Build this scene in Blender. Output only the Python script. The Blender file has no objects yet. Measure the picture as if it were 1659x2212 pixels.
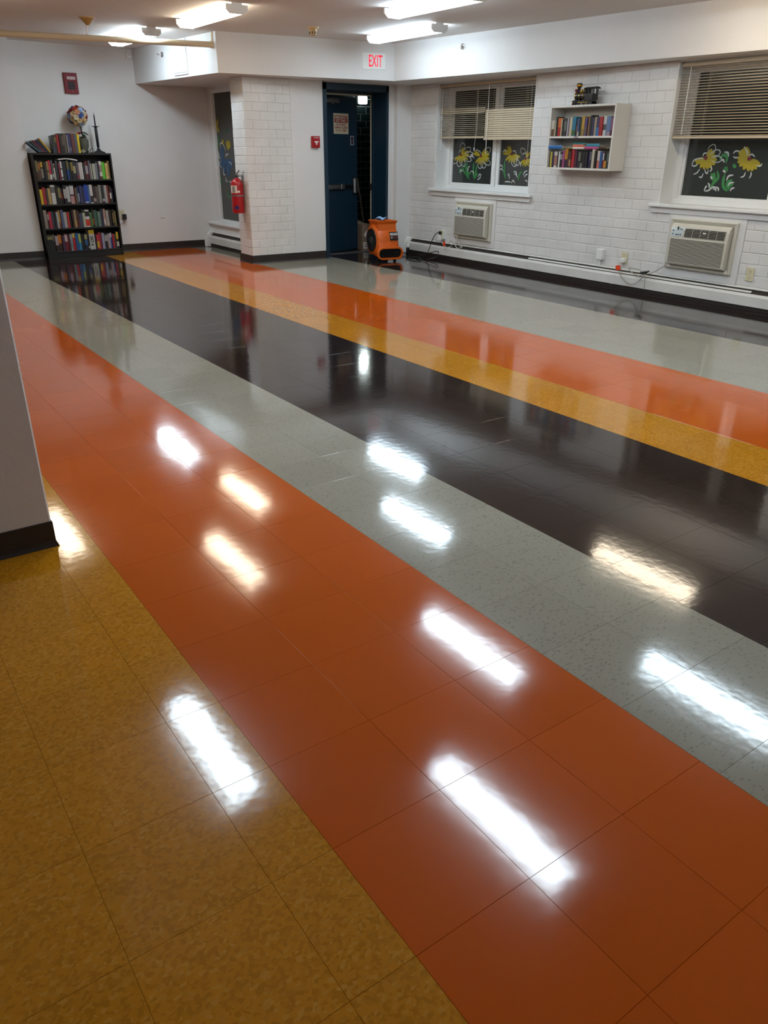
import bpy, bmesh, math, random
from mathutils import Vector, Matrix
random.seed(7)
scene = bpy.context.scene
COL = scene.collection
T = 0.3048

# ------------------------------------------------------------------ camera
F_PX, YAW, PITCH, ROLL = 1650.08, 2.523735, 0.443242, 0.008181
CAM = Vector((1.661372, -0.615442, 1.407434))
_d = Vector((math.cos(YAW)*math.cos(PITCH), math.sin(YAW)*math.cos(PITCH), -math.sin(PITCH)))
_r = _d.cross(Vector((0, 0, 1))).normalized(); _u = _r.cross(_d)
_c, _s = math.cos(ROLL), math.sin(ROLL)
RIGHT, UP, FWD = _r*_c + _u*_s, _u*_c - _r*_s, _d
cam_data = bpy.data.cameras.new('camera'); cam = bpy.data.objects.new('camera', cam_data); COL.objects.link(cam)
cam_data.sensor_fit = 'VERTICAL'; cam_data.sensor_height = 36.0; cam_data.lens = 36.0*F_PX/2212.0
cam_data.clip_start = 0.02; cam_data.clip_end = 100
_m = Matrix((RIGHT, UP, -FWD)).transposed().to_4x4(); _m.translation = CAM
cam.matrix_world = _m
scene.camera = cam

# ------------------------------------------------------------------ world and exposure
world = bpy.data.worlds.new('night'); scene.world = world; world.use_nodes = True
world.node_tree.nodes['Background'].inputs[0].default_value = (0.02, 0.025, 0.04, 1)
world.node_tree.nodes['Background'].inputs[1].default_value = 0.3
vs = scene.view_settings
scene.cycles.sample_clamp_indirect = 5.0
vs.view_transform = 'Standard'; vs.look = 'None'; vs.gamma = 1.0; vs.use_curve_mapping = False
vs.exposure = 1.02
COOL, WARM = (0.72, 0.885, 1.0), (1.0, 0.85, 0.64)
LAMP_COOL, LAMP_WARM, LAMP_BRIGHT = 12.6, 8.0, 16.0   # tubes as bright as their glow in the photograph

def at(u, v, axis, val):
    """photo pixel -> point on the plane (axis 0/1/2 == val)"""
    d = RIGHT*((u-829.5)/F_PX) - UP*((v-1106.0)/F_PX) + FWD
    return CAM + d*((val-CAM[axis])/d[axis])

def pix(q):
    q = Vector(q)-CAM; w = q.dot(FWD)
    if w < 0.05: return None
    return (829.5+F_PX*q.dot(RIGHT)/w, 1106-F_PX*q.dot(UP)/w)

# ------------------------------------------------------------------ materials
def lin(h):
    h = h.lstrip('#'); o = []
    for i in (0, 2, 4):
        c = int(h[i:i+2], 16)/255
        o.append(c/12.92 if c <= 0.04045 else ((c+0.055)/1.055)**2.4)
    return tuple(o)+(1,)
MATS = {}
def mat(key, hexc, rough=0.5, metal=0.0, spec=0.5, bump=None, mottle=None, coat=0.0):
    """principled + optional noise bump (scale, dist) + optional mottle (scale, amount)"""
    if key in MATS: return MATS[key]
    m = bpy.data.materials.new(key); m.use_nodes = True; nt = m.node_tree; b = nt.nodes['Principled BSDF']
    b.inputs['Base Color'].default_value = lin(hexc); b.inputs['Roughness'].default_value = rough
    b.inputs['Metallic'].default_value = metal; b.inputs['Specular IOR Level'].default_value = spec
    b.inputs['Coat Weight'].default_value = coat
    if bump or mottle:
        tc = nt.nodes.new('ShaderNodeNewGeometry')
    if mottle:
        n = nt.nodes.new('ShaderNodeTexNoise'); n.inputs['Scale'].default_value = mottle[0]; n.inputs['Detail'].default_value = 5
        nt.links.new(tc.outputs['Position'], n.inputs['Vector'])
        mx = nt.nodes.new('ShaderNodeMix'); mx.data_type = 'RGBA'; mx.blend_type = 'MULTIPLY'
        mr = nt.nodes.new('ShaderNodeMapRange'); mr.inputs[1].default_value = 0.3; mr.inputs[2].default_value = 0.7
        mr.inputs[3].default_value = 1-mottle[1]; mr.inputs[4].default_value = 1.0
        nt.links.new(n.outputs['Fac'], mr.inputs[0])
        mx.inputs[0].default_value = 1.0; mx.inputs[6].default_value = lin(hexc)
        nt.links.new(mr.outputs[0], mx.inputs[7]); nt.links.new(mx.outputs[2], b.inputs['Base Color'])
    if bump:
        n2 = nt.nodes.new('ShaderNodeTexNoise'); n2.inputs['Scale'].default_value = bump[0]; n2.inputs['Detail'].default_value = 3
        nt.links.new(tc.outputs['Position'], n2.inputs['Vector'])
        bp = nt.nodes.new('ShaderNodeBump'); bp.inputs['Distance'].default_value = bump[1]; bp.inputs['Strength'].default_value = 1.0
        nt.links.new(n2.outputs['Fac'], bp.inputs['Height']); nt.links.new(bp.outputs[0], b.inputs['Normal'])
    MATS[key] = m
    return m
def emis(key, col, strength):
    if key in MATS: return MATS[key]
    m = bpy.data.materials.new(key); m.use_nodes = True; nt = m.node_tree; nt.nodes.clear()
    e = nt.nodes.new('ShaderNodeEmission'); o = nt.nodes.new('ShaderNodeOutputMaterial')
    e.inputs[0].default_value = (*col[:3], 1); e.inputs[1].default_value = strength
    nt.links.new(e.outputs[0], o.inputs[0]); MATS[key] = m
    return m
def C(hexc, rough=0.55, **k): return mat('paint_'+hexc+'_%d' % int(rough*100), hexc, rough, **k)

def tile_mat(key, base, fleck, amount, scale, stretch=(1, 1, 1), fleck2=None, soft=False, ripple=1.0):
    """waxed vinyl tile: chips / flecks of a second colour, wavy polish"""
    m = bpy.data.materials.new(key); m.use_nodes = True; nt = m.node_tree; b = nt.nodes['Principled BSDF']
    L = nt.links; N = nt.nodes.new
    geo = N('ShaderNodeNewGeometry'); info = N('ShaderNodeObjectInfo')
    off = N('ShaderNodeVectorMath'); off.operation = 'SCALE'; off.inputs[0].default_value = (37.1, 51.7, 11.3)
    L.new(info.outputs['Random'], off.inputs['Scale'])
    add = N('ShaderNodeVectorMath'); add.operation = 'ADD'; L.new(geo.outputs['Position'], add.inputs[0]); L.new(off.outputs[0], add.inputs[1])
    mul = N('ShaderNodeVectorMath'); mul.operation = 'MULTIPLY'; mul.inputs[1].default_value = stretch; L.new(add.outputs[0], mul.inputs[0])
    warp = N('ShaderNodeTexNoise'); warp.inputs['Scale'].default_value = scale*0.6; L.new(mul.outputs[0], warp.inputs['Vector'])
    wm = N('ShaderNodeVectorMath'); wm.operation = 'MULTIPLY_ADD'; wm.inputs[1].default_value = (1.2/scale,)*3
    L.new(warp.outputs['Color'], wm.inputs[0]); L.new(mul.outputs[0], wm.inputs[2])
    vo = N('ShaderNodeTexVoronoi'); vo.inputs['Scale'].default_value = scale; L.new(wm.outputs[0], vo.inputs['Vector'])
    sep = N('ShaderNodeSeparateColor'); L.new(vo.outputs['Color'], sep.inputs[0])
    ramp = N('ShaderNodeMapRange'); ramp.inputs[1].default_value = 1-amount; ramp.inputs[2].default_value = 1-amount*0.35
    if soft:
        ns = N('ShaderNodeTexNoise'); ns.inputs['Scale'].default_value = scale*0.5; ns.inputs['Detail'].default_value = 1.0; L.new(mul.outputs[0], ns.inputs['Vector'])
        ramp.inputs[1].default_value = 0.3; ramp.inputs[2].default_value = 0.7; L.new(ns.outputs['Fac'], ramp.inputs[0])
    else: L.new(sep.outputs[0], ramp.inputs[0])
    mx = N('ShaderNodeMix'); mx.data_type = 'RGBA'; mx.inputs[6].default_value = lin(base); mx.inputs[7].default_value = lin(fleck)
    L.new(ramp.outputs[0], mx.inputs[0])
    last = mx.outputs[2]
    if fleck2:
        r2 = N('ShaderNodeMapRange'); r2.inputs[1].default_value = 0.72; r2.inputs[2].default_value = 0.95; L.new(sep.outputs[1], r2.inputs[0])
        m2 = N('ShaderNodeMix'); m2.data_type = 'RGBA'; L.new(r2.outputs[0], m2.inputs[0]); L.new(last, m2.inputs[6]); m2.inputs[7].default_value = lin(fleck2)
        last = m2.outputs[2]
    hv = N('ShaderNodeMapRange'); hv.inputs[3].default_value = 0.96; hv.inputs[4].default_value = 1.04; L.new(info.outputs['Random'], hv.inputs[0])
    mm = N('ShaderNodeMix'); mm.data_type = 'RGBA'; mm.blend_type = 'MULTIPLY'; mm.inputs[0].default_value = 1.0
    L.new(last, mm.inputs[6]); L.new(hv.outputs[0], mm.inputs[7]); L.new(mm.outputs[2], b.inputs['Base Color'])
    b.inputs['Roughness'].default_value = 0.085; b.inputs['IOR'].default_value = 1.6
    na = N('ShaderNodeTexNoise'); na.inputs['Scale'].default_value = 6; na.inputs['Detail'].default_value = 2; L.new(geo.outputs['Position'], na.inputs['Vector'])
    nb = N('ShaderNodeTexNoise'); nb.inputs['Scale'].default_value = 30; nb.inputs['Detail'].default_value = 1.5; L.new(geo.outputs['Position'], nb.inputs['Vector'])
    b1 = N('ShaderNodeBump'); b1.inputs['Distance'].default_value = 0.00035; L.new(na.outputs['Fac'], b1.inputs['Height'])
    b2 = N('ShaderNodeBump'); b2.inputs['Distance'].default_value = 0.00016*ripple; L.new(nb.outputs['Fac'], b2.inputs['Height']); L.new(b1.outputs[0], b2.inputs['Normal'])
    L.new(b2.outputs[0], b.inputs['Normal'])
    return m

M_WALL = mat('white_wall_paint', 'dcdad8', 0.6, bump=(60, 0.0006), mottle=(1.6, 0.06))
M_BRICK = mat('white_brick_paint', 'dddbd8', 0.45, bump=(45, 0.002), mottle=(3.0, 0.12))
M_MORTAR = mat('white_mortar_paint', 'd8d6d2', 0.6, bump=(60, 0.002), mottle=(4.0, 0.2))
M_CEIL = mat('ceiling_paint', 'e0dcd8', 0.8, bump=(90, 0.002))
M_BASE = mat('baseboard_vinyl', '2b2422', 0.45, mottle=(8, 0.25))
M_TRIM = mat('white_trim_paint', 'e2e2e0', 0.35)
M_COLUMN = mat('column_paint', 'dcdad8', 0.6, bump=(30, 0.001), mottle=(2.5, 0.10))
M_NIGHT_PANE = mat('night_toned_pane', '343836', 0.12, spec=0.6)  # opaque pane; the darkness of the night outside is put into its colour
M_BLIND = mat('beige_blind', 'bfae93', 0.45)
M_BEIGE = mat('air_conditioner_plastic', 'c9c4b6', 0.45)
M_DARK = mat('dark_recess', '0c0b0a', 0.7)
M_BLACK = mat('black_plastic', '121212', 0.4)
M_CHROME = mat('chrome', 'd8d8d8', 0.15, metal=1.0)
M_STEEL = mat('brushed_steel', '9a9a98', 0.35, metal=1.0)
M_HEAT = mat('heater_enamel', 'd9d7d2', 0.4, mottle=(5, 0.10))
M_BOOKCASE = mat('black_brown_wood', '0e0a09', 0.45)
M_SHELFW = mat('white_shelf_board', 'd2cec6', 0.4)
M_PAGES = mat('book_pages', 'cdc3ab', 0.8)
M_BLUE = mat('navy_door_paint', '0f2a3c', 0.4)
M_ORANGE = mat('orange_plastic', 'cc5a0b', 0.4, bump=(120, 0.0004))
M_RED = mat('red_enamel', '9e0c15', 0.3)
M_IVORY = mat('ivory_plate', 'cfc6a8', 0.45)
M_CREAMPIPE = mat('cream_pipe_paint', 'd8c7a8', 0.45)
M_WHITEP = mat('white_plastic', 'e4e4e2', 0.4)
M_TAN = mat('tan_plastic', 'c2a578', 0.5)

# ------------------------------------------------------------------ mesh builder
class MB:
    def __init__(s): s.v = []; s.f = []; s.m = []
    def add(s, vs_, fs_, mi=0):
        o = len(s.v); s.v += [tuple(q) for q in vs_]; s.f += [tuple(i+o for i in f) for f in fs_]; s.m += [mi]*len(fs_); return s
    def box(s, x0, x1, y0, y1, z0, z1, mi=0):
        x0, x1 = min(x0, x1), max(x0, x1); y0, y1 = min(y0, y1), max(y0, y1); z0, z1 = min(z0, z1), max(z0, z1)
        return s.add([(x0, y0, z0), (x1, y0, z0), (x1, y1, z0), (x0, y1, z0), (x0, y0, z1), (x1, y0, z1), (x1, y1, z1), (x0, y1, z1)],
                     [(0, 3, 2, 1), (4, 5, 6, 7), (0, 1, 5, 4), (1, 2, 6, 5), (2, 3, 7, 6), (3, 0, 4, 7)], mi)
    def cbox(s, x0, x1, y0, y1, z0, z1, b=0.003, mi=0):
        """box with chamfered edges"""
        x0, x1 = min(x0, x1), max(x0, x1); y0, y1 = min(y0, y1), max(y0, y1); z0, z1 = min(z0, z1), max(z0, z1)
        b = min(b, (x1-x0)*.45, (y1-y0)*.45, (z1-z0)*.45)
        bm = bmesh.new(); bmesh.ops.create_cube(bm, size=1)
        for q in bm.verts: q.co = Vector(((x0+x1)/2+q.co.x*(x1-x0), (y0+y1)/2+q.co.y*(y1-y0), (z0+z1)/2+q.co.z*(z1-z0)))
        bmesh.ops.bevel(bm, geom=list(bm.edges), offset=b, segments=1, affect='EDGES')
        bm.verts.index_update()
        s.add([q.co[:] for q in bm.verts], [[q.index for q in f.verts] for f in bm.faces], mi); bm.free(); return s
    def prism(s, poly, ext0, ext1, mapf, mi=0, cap=True):
        """poly: [(a,b)] extruded from ext0 to ext1; mapf(a,b,e)->(x,y,z)"""
        n = len(poly); vs_ = [mapf(a, b, ext0) for a, b in poly]+[mapf(a, b, ext1) for a, b in poly]
        fs_ = [(i, (i+1) % n, (i+1) % n+n, i+n) for i in range(n)]
        if cap: fs_ += [tuple(range(n-1, -1, -1)), tuple(range(n, 2*n))]
        return s.add(vs_, fs_, mi)
    def loft(s, rings, mi=0, cap=True, closed=True):
        n = len(rings[0]); vs_ = [q for r in rings for q in r]; fs_ = []
        for k in range(len(rings)-1):
            for i in range(n if closed else n-1):
                j = (i+1) % n; fs_.append((k*n+i, k*n+j, (k+1)*n+j, (k+1)*n+i))
        if cap: fs_ += [tuple(range(n-1, -1, -1)), tuple((len(rings)-1)*n+i for i in range(n))]
        return s.add(vs_, fs_, mi)
    def lathe(s, prof, o=(0, 0, 0), ax='z', seg=20, mi=0):
        rings = []
        for r, h in prof:
            ring = []
            for i in range(seg):
                a = 2*math.pi*i/seg; c, sn = r*math.cos(a), r*math.sin(a)
                q = {'z': (c, sn, h), 'x': (h, c, sn), 'y': (sn, h, c)}[ax]
                ring.append((o[0]+q[0], o[1]+q[1], o[2]+q[2]))
            rings.append(ring)
        return s.loft(rings, mi)
    def tube(s, pts, r, seg=8, mi=0, smooth=0):
        pts = [Vector(q) for q in pts]
        if smooth:
            out = []
            for i in range(len(pts)-1):
                p0, p1, p2, p3 = pts[max(i-1, 0)], pts[i], pts[i+1], pts[min(i+2, len(pts)-1)]
                for k in range(smooth):
                    t = k/smooth
                    out.append(0.5*((2*p1)+(-p0+p2)*t+(2*p0-5*p1+4*p2-p3)*t*t+(-p0+3*p1-3*p2+p3)*t**3))
            pts = out+[pts[-1]]
        rings = []; up = Vector((0.13, 0.2, 1)).normalized()
        for i, q in enumerate(pts):
            t = (pts[min(i+1, len(pts)-1)]-pts[max(i-1, 0)])
            t = t.normalized() if t.length > 1e-9 else Vector((0, 0, 1))
            a = t.cross(up)
            if a.length < 0.05: a = t.cross(Vector((1, 0, 0)))
            a.normalize(); b = t.cross(a)
            rr = r[i] if isinstance(r, (list, tuple)) else r
            rings.append([tuple(q+a*rr*math.cos(2*math.pi*k/seg)+b*rr*math.sin(2*math.pi*k/seg)) for k in range(seg)])
        return s.loft(rings, mi)
    def ball(s, o, r, mi=0, seg=12, sc=(1, 1, 1)):
        rings = []; nr = max(4, seg//2)
        for k in range(nr+1):
            th = math.pi*k/nr; th = min(max(th, 0.04), math.pi-0.04)
            rings.append([(o[0]+sc[0]*r*math.sin(th)*math.cos(2*math.pi*i/seg), o[1]+sc[1]*r*math.sin(th)*math.sin(2*math.pi*i/seg), o[2]-sc[2]*r*math.cos(th)) for i in range(seg)])
        return s.loft(rings, mi)
    def mesh(s, name, mats, smooth=False):
        me = bpy.data.meshes.new(name); me.from_pydata(s.v, [], s.f)
        for q in (mats if isinstance(mats, (list, tuple)) else [mats]): me.materials.append(q)
        me.polygons.foreach_set('material_index', s.m)
        if smooth:
            me.polygons.foreach_set('use_smooth', [True]*len(me.polygons))
            try: me.set_sharp_from_angle(angle=math.radians(38))
            except Exception: pass
        bm = bmesh.new(); bm.from_mesh(me); bmesh.ops.recalc_face_normals(bm, faces=bm.faces); bm.to_mesh(me); bm.free()
        me.update(); return me
    def build(s, name, mats, parent=None, smooth=False, label=None):
        return obj(name, s.mesh(name, mats, smooth), parent, label)

def obj(name, me, parent=None, label=None, loc=None):
    o = bpy.data.objects.new(name, me); COL.objects.link(o)
    if parent: o.parent = parent
    if label: o['label'] = label
    if loc: o.location = loc
    return o
def thing(name, label, cat, loc=(0, 0, 0), rotz=0.0, group=None):
    o = bpy.data.objects.new(name, None); COL.objects.link(o); o.empty_display_size = 0.05
    o.location = loc; o.rotation_euler = (0, 0, rotz); return tag(o, label, cat, group)
def tag(o, label, cat, group=None):
    o['label'] = label; o['category'] = cat
    if group: o['group'] = group
    return o
def struct(o, label=None):
    o['kind'] = 'structure'
    if label: o['label'] = label
    return o
def empty_struct(name, label=None):
    o = bpy.data.objects.new(name, None); COL.objects.link(o); return struct(o, label)

def text(parent, s, org, ex, ey, width, height, m, name='lettering', depth=0.0012, bold=0.0):
    """lettering fitted to width x height, lower-left at org, spanned by ex, ey"""
    cu = bpy.data.curves.new(name, 'FONT'); cu.body = s; cu.size = 1.0; cu.offset = bold; cu.resolution_u = 3
    o = bpy.data.objects.new(name, cu); COL.objects.link(o)
    me = bpy.data.meshes.new_from_object(o.evaluated_get(bpy.context.evaluated_depsgraph_get()))
    bpy.data.objects.remove(o)
    xs = [q.co.x for q in me.vertices]; ys = [q.co.y for q in me.vertices]
    x0, x1, y0, y1 = min(xs), max(xs), min(ys), max(ys)
    org, ex, ey = Vector(org), Vector(ex), Vector(ey); n = ex.cross(ey)
    for q in me.vertices:
        q.co = org+ex*((q.co.x-x0)/(x1-x0)*width)+ey*((q.co.y-y0)/(y1-y0)*height)+n*depth
    me.materials.clear(); me.materials.append(m)
    return obj(name, me, parent)

# ------------------------------------------------------------------ key dimensions
ZC, ZS = 2.63, 2.21            # ceiling, soffit underside
XF, YW, XD = -10.33, 6.68, -8.11  # bookcase wall, window wall, door wall
YA = 4.62                      # alcove wall

# ------------------------------------------------------------------ floor
BANDS = [(-15.0, -4.5, 'grey'), (-4.5, 0.0, 'gold'), (0.0, 3.0, 'orange'), (3.0, 5.0, 'grey'), (5.0, 9.0, 'dark'),
         (9.0, 10.52, 'gold'), (10.52, 13.71, 'orange'), (13.71, 17.8, 'grey'), (17.8, 22.6, 'dark')]
TM = {'gold': tile_mat('gold_vinyl_tile', 'bb7b16', 'aa6f11', 0.6, 135, (1, 0.8, 1), 'c0862c'),
      'orange': tile_mat('orange_vinyl_tile', 'b95208', 'b95208', 0.5, 60, (1, 0.5, 1), None, True, 0.5),
      'grey': tile_mat('grey_vinyl_tile', '928e80', '7f7c6f', 0.14, 230, (1.0, 0.45, 1)),
      'dark': tile_mat('dark_brown_vinyl_tile', '231917', '291e1b', 0.2, 60, (1, 1, 1), None, True)}
floor = MB().box(-10.6, 4.6, -4.6, 6.9, -0.12, -0.004).build('floor', mat('floor_joint', '2a1a10', 0.6))
struct(floor, 'glossy waxed vinyl tile floor in wide orange, grey, dark brown and gold stripes')
GAP = 0.0002
tiles = []
for y0, y1, cname in BANDS:
    # column edges inside the band (the first gold band starts with a half tile on the orange side)
    edges = []
    if cname == 'gold' and y1 == 0.0:
        q = y1-0.5; edges = [y1]
        while q > y0+1e-6: edges.append(q); q -= 1
        edges.append(y0); edges = edges[::-1]
    else:
        q = y0
        while q < y1-0.02: edges.append(q); q += 1
        edges.append(y1)
    ph = {'gold': 0.0, 'orange': 0.0, 'grey': 0.18, 'dark': 0.35}[cname]
    for j in range(len(edges)-1):
        for i in range(-34, 15):
            xa, xb = (i+ph)*T, (i+1+ph)*T
            ya, yb = edges[j]*T, edges[j+1]*T
            if xb < -10.5 or xa > 4.5 or ya > 6.72: continue
            c = [pix(q) for q in ((xa, ya, 0), (xb, ya, 0), (xb, yb, 0), (xa, yb, 0))]
            area = 0
            if all(c):
                for k in range(4):
                    a, b = c[k], c[(k+1) % 4]; area += a[0]*b[1]-a[1]*b[0]
                area = abs(area)/2
                cx, cy = sum(q[0] for q in c)/4, sum(q[1] for q in c)/4
                if not (-60 < cx < 1720 and 0 < cy < 2280): area *= 0.0
            tiles.append((area, xa, xb, ya, yb, cname))
tiles.sort(key=lambda q: -q[0])
tile_cache = {}; rest = MB(); order = list(TM)
for k, (area, xa, xb, ya, yb, cname) in enumerate(tiles):
    w, h = xb-xa, yb-ya
    def tile_geo(mb, ox, oy, mi):
        b, g = 0.0004, GAP
        v = [(ox+g, oy+g, -0.0045), (ox+w-g, oy+g, -0.0045), (ox+w-g, oy+h-g, -0.0045), (ox+g, oy+h-g, -0.0045),
             (ox+g, oy+g, -0.0006), (ox+w-g, oy+g, -0.0006), (ox+w-g, oy+h-g, -0.0006), (ox+g, oy+h-g, -0.0006),
             (ox+g+b, oy+g+b, 0), (ox+w-g-b, oy+g+b, 0), (ox+w-g-b, oy+h-g-b, 0), (ox+g+b, oy+h-g-b, 0)]
        f = [(8, 9, 10, 11)]+[(i, (i+1) % 4, (i+1) % 4+4, i+4) for i in range(4)]+[(i+4, (i+1) % 4+4, (i+1) % 4+8, i+8) for i in range(4)]
        mb.add(v, f, mi)
    if k < 300 and area > 0:
        key = (round(w, 4), round(h, 4), cname)
        if key not in tile_cache:
            mb = MB(); tile_geo(mb, 0, 0, 0); tile_cache[key] = mb.mesh('tile', TM[cname])
        obj('tile', tile_cache[key], floor, loc=(xa, ya, 0))
    else:
        tile_geo(rest, xa, ya, order.index(cname))
rt = rest.build('tile_field', [TM[q] for q in order], floor); rt['kind'] = 'stuff'

# ------------------------------------------------------------------ room shell
struct(MB().box(-10.7, 4.6, -4.6, 7.1, ZC, ZC+0.12).build('ceiling', M_CEIL), 'flat off-white painted ceiling')
struct(MB().box(XF-0.2, XF, 1.0, YA+0.3, 0, ZC).build('wall_far', M_WALL), 'white painted wall behind the black bookcase')
struct(MB().box(XF-0.2, -10.11, -4.6, 1.945, 0, ZC).build('wall_pilaster', M_WALL), 'projecting white wall beside the bookcase')
struct(MB().box(-4.6-6, 4.6, -4.7, -4.5, 0, ZC).build('wall_left', M_WALL), 'white wall opposite the windows')
struct(MB().box(4.4, 4.6, -4.6, 7.0, 0, ZC).build('wall_near', M_WALL), 'white end wall')

# dropped soffit (slightly out of square) along alcove, door wall and window wall
sp = [(XF-0.02, 3.58), (-7.94, 3.755), (-7.56, 6.04), (-2.7, 6.5), (4.4, 6.66), (4.4, 7.0), (-10.35, 7.0)]
sof = MB().prism(sp, ZS, ZC+0.01, lambda a, b, e: (a, b, e)).build('wall_soffit', M_WALL)
struct(sof, 'white dropped soffit above the alcove, exit door and windows')

# foreground column with coved base
struct(MB().cbox(-1.95, -1.232, -0.95, -0.132, 0, ZC, 0.006).build('wall_column', M_COLUMN), 'scuffed white square column')
def cove(path, name, label, h=0.105, close=False):
    """coved vinyl base along a list of (x, y) with outward normals to the right of travel"""
    prof = [(0.0, 0.0), (0.012, 0.0), (0.011, 0.004), (0.006, 0.012), (0.004, 0.024), (0.004, h-0.004), (0.002, h), (0.0, h)]
    mb = MB(); n = len(path); rings = []
    for i, q in enumerate(path):
        q = Vector(q); d0 = (q-Vector(path[i-1])).normalized() if i else None
        d1 = (Vector(path[i+1])-q).normalized() if i < n-1 else None
        d0 = d0 or d1; d1 = d1 or d0
        n0, n1 = Vector((d0.y, -d0.x)), Vector((d1.y, -d1.x)); nn = (n0+n1); nn /= max(nn.dot(n0), 0.3)
        rings.append([(q.x+nn.x*o, q.y+nn.y*o, z) for o, z in prof])
    mb.loft(rings); return struct(mb.build(name, M_BASE), label)
cove([(-1.95, -0.95), (-1.232, -0.95), (-1.232, -0.132), (-1.95, -0.132)][0:4], 'baseboard_column', 'dark brown coved vinyl base around the column')
cove([(XF, 4.40), (XF, 2.95)][::-1], 'baseboard_far', 'dark brown coved vinyl base on the bookcase wall')
cove([(-10.11, -4.5), (-10.11, 1.945), (-10.33, 1.945)], 'baseboard_pilaster', 'dark brown coved vinyl base on the projecting wall')
cove([(-8.50, 4.14), (XD, 4.14), (XD, 5.285)][0:3], 'baseboard_pier', 'dark brown coved vinyl base around the brick pier')

# ------------------------------------------------------------------ painted brick work
BH, BL = 0.1016, 0.222
brick_cache = {}
def brick_mesh(w, h, face):
    """face: '-y', '+x' ; front at 0, recess behind; chamfered front edges"""
    key = (round(w, 3), round(h, 3), face)
    if key in brick_cache: return brick_cache[key]
    g, b, d = 0.0022, 0.004, 0.012
    a0, a1, z0, z1 = 0.0007, w-0.0007, g, h-g; bs = 0.0016
    pts = [(a0, d, z0), (a1, d, z0), (a1, d, z1), (a0, d, z1), (a0, b, z0), (a1, b, z0), (a1, b, z1), (a0, b, z1),
           (a0+bs, 0, z0+b), (a1-bs, 0, z0+b), (a1-bs, 0, z1-b), (a0+bs, 0, z1-b)]
    if face == '+x': pts = [(-q[1], q[0], q[2]) for q in pts]
    f = [(8, 9, 10, 11)]+[(i, (i+1) % 4, (i+1) % 4+4, i+4) for i in range(4)]+[(i+4, (i+1) % 4+4, (i+1) % 4+8, i+8) for i in range(4)]
    brick_cache[key] = MB().add(pts, f).mesh('brick', M_BRICK); return brick_cache[key]
def brickwork(wall, a0, a1, z0, z1, org, face, holes=(), limit=300, far_from=None):
    cnt = 0; spare = MB(); row = 0; z = z0
    while z < z1-0.01:
        zt = min(z+BH, z1); a = a0-(BL/2 if row % 2 else 0)+0.0
        while a < a1-0.005:
            s, e = max(a, a0), min(a+BL, a1)
            segs = [(s, e)]
            for h0, h1, hz0, hz1 in holes:
                if zt > hz0+0.02 and z < hz1-0.02:
                    ns = []
                    for p, q in segs:
                        if q <= h0 or p >= h1: ns.append((p, q)); continue
                        if p < h0: ns.append((p, h0))
                        if q > h1: ns.append((h1, q))
                    segs = ns
            for p, q in segs:
                if q-p < 0.03: continue
                jit = random.uniform(-0.0012, 0.0012)
                me = brick_mesh(q-p, zt-z, face)
                loc = (org[0]+p, org[1]+jit, z) if face == '-y' else (org[0]+jit, org[1]+p, z)
                if cnt < limit and (far_from is None or p < far_from):
                    obj('brick', me, wall, loc=loc); cnt += 1
                else:
                    spare.add([(v.co.x+loc[0], v.co.y+loc[1], v.co.z+loc[2]) for v in me.vertices], [tuple(f.vertices) for f in me.polygons])
            a += BL
        z += BH; row += 1
    if spare.v:
        o = spare.build('brick_field', M_BRICK, wall); o['kind'] = 'stuff'

W1 = (-7.45, -5.615, 0.915, 2.21); W2 = (-3.71, -1.88, 0.915, 2.21)
AC1 = (-6.975, -6.155, 0.235, 0.845); AC2 = (-3.53, -2.67, 0.225, 0.86)
def wall_with_holes(name, a0, a1, z0, z1, holes, mapf, m, t0, t1):
    xs = sorted({a0, a1, *[h[0] for h in holes], *[h[1] for h in holes]}); zs = sorted({z0, z1, *[h[2] for h in holes], *[h[3] for h in holes]})
    mb = MB()
    for i in range(len(xs)-1):
        for j in range(len(zs)-1):
            cx, cz = (xs[i]+xs[i+1])/2, (zs[j]+zs[j+1])/2
            if any(h[0] < cx < h[1] and h[2] < cz < h[3] for h in holes): continue
            p, q = mapf(xs[i], t0), mapf(xs[i+1], t1)
            mb.box(p[0], q[0], p[1], q[1], zs[j], zs[j+1])
    return mb.build(name, m)
wall_window = struct(wall_with_holes('wall_window', -8.14, 4.4, 0, 2.22, [W1, W2], lambda a, t: (a, t), M_MORTAR, YW+0.0042, YW+0.30),
                     'white painted brick wall with the two blind-covered windows')
brickwork(wall_window, -8.03, -0.4, 0.23, 2.205, (0, YW), '-y', [W1, W2, AC1, AC2], 300, -2.1)

# pier beside the alcove: brick on two faces, smooth plaster towards the door
PIER_Y = 4.14
wall_pier = struct(MB().box(-8.47, XD-0.0042, PIER_Y+0.0042, 4.85, 0, 2.22).build('wall_pier', M_MORTAR), 'white painted brick pier by the alcove window')
brickwork(wall_pier, PIER_Y, 4.80, 0.10, 2.205, (XD, 0), '+x')
brickwork(wall_pier, -8.47, XD, 0.10, 2.205, (0, PIER_Y), '-y')
wd = MB().box(-8.50, XD, 4.80, 5.30, 0, 2.22).box(-8.50, XD, 6.335, 6.99, 0, 2.22).box(-8.5, XD, 5.29, 6.34, 2.195, 2.22).build('wall_door', M_WALL)
struct(wd, 'smooth white wall around the navy exit door')
struct(MB().cbox(XD-0.01, -8.02, 6.44, YW+0.02, 0, 2.215, 0.006).build('wall_chase', M_WALL), 'narrow white boxed corner beside the exit door')

# alcove wall with tall window
WA = (-10.15, -9.05, 0.375, 2.165)
struct(wall_with_holes('wall_alcove', XF-0.1, -8.45, 0, 2.22, [WA], lambda a, t: (a, t), M_WALL, YA, YA+0.25), 'white alcove wall around the tall narrow window')
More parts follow.
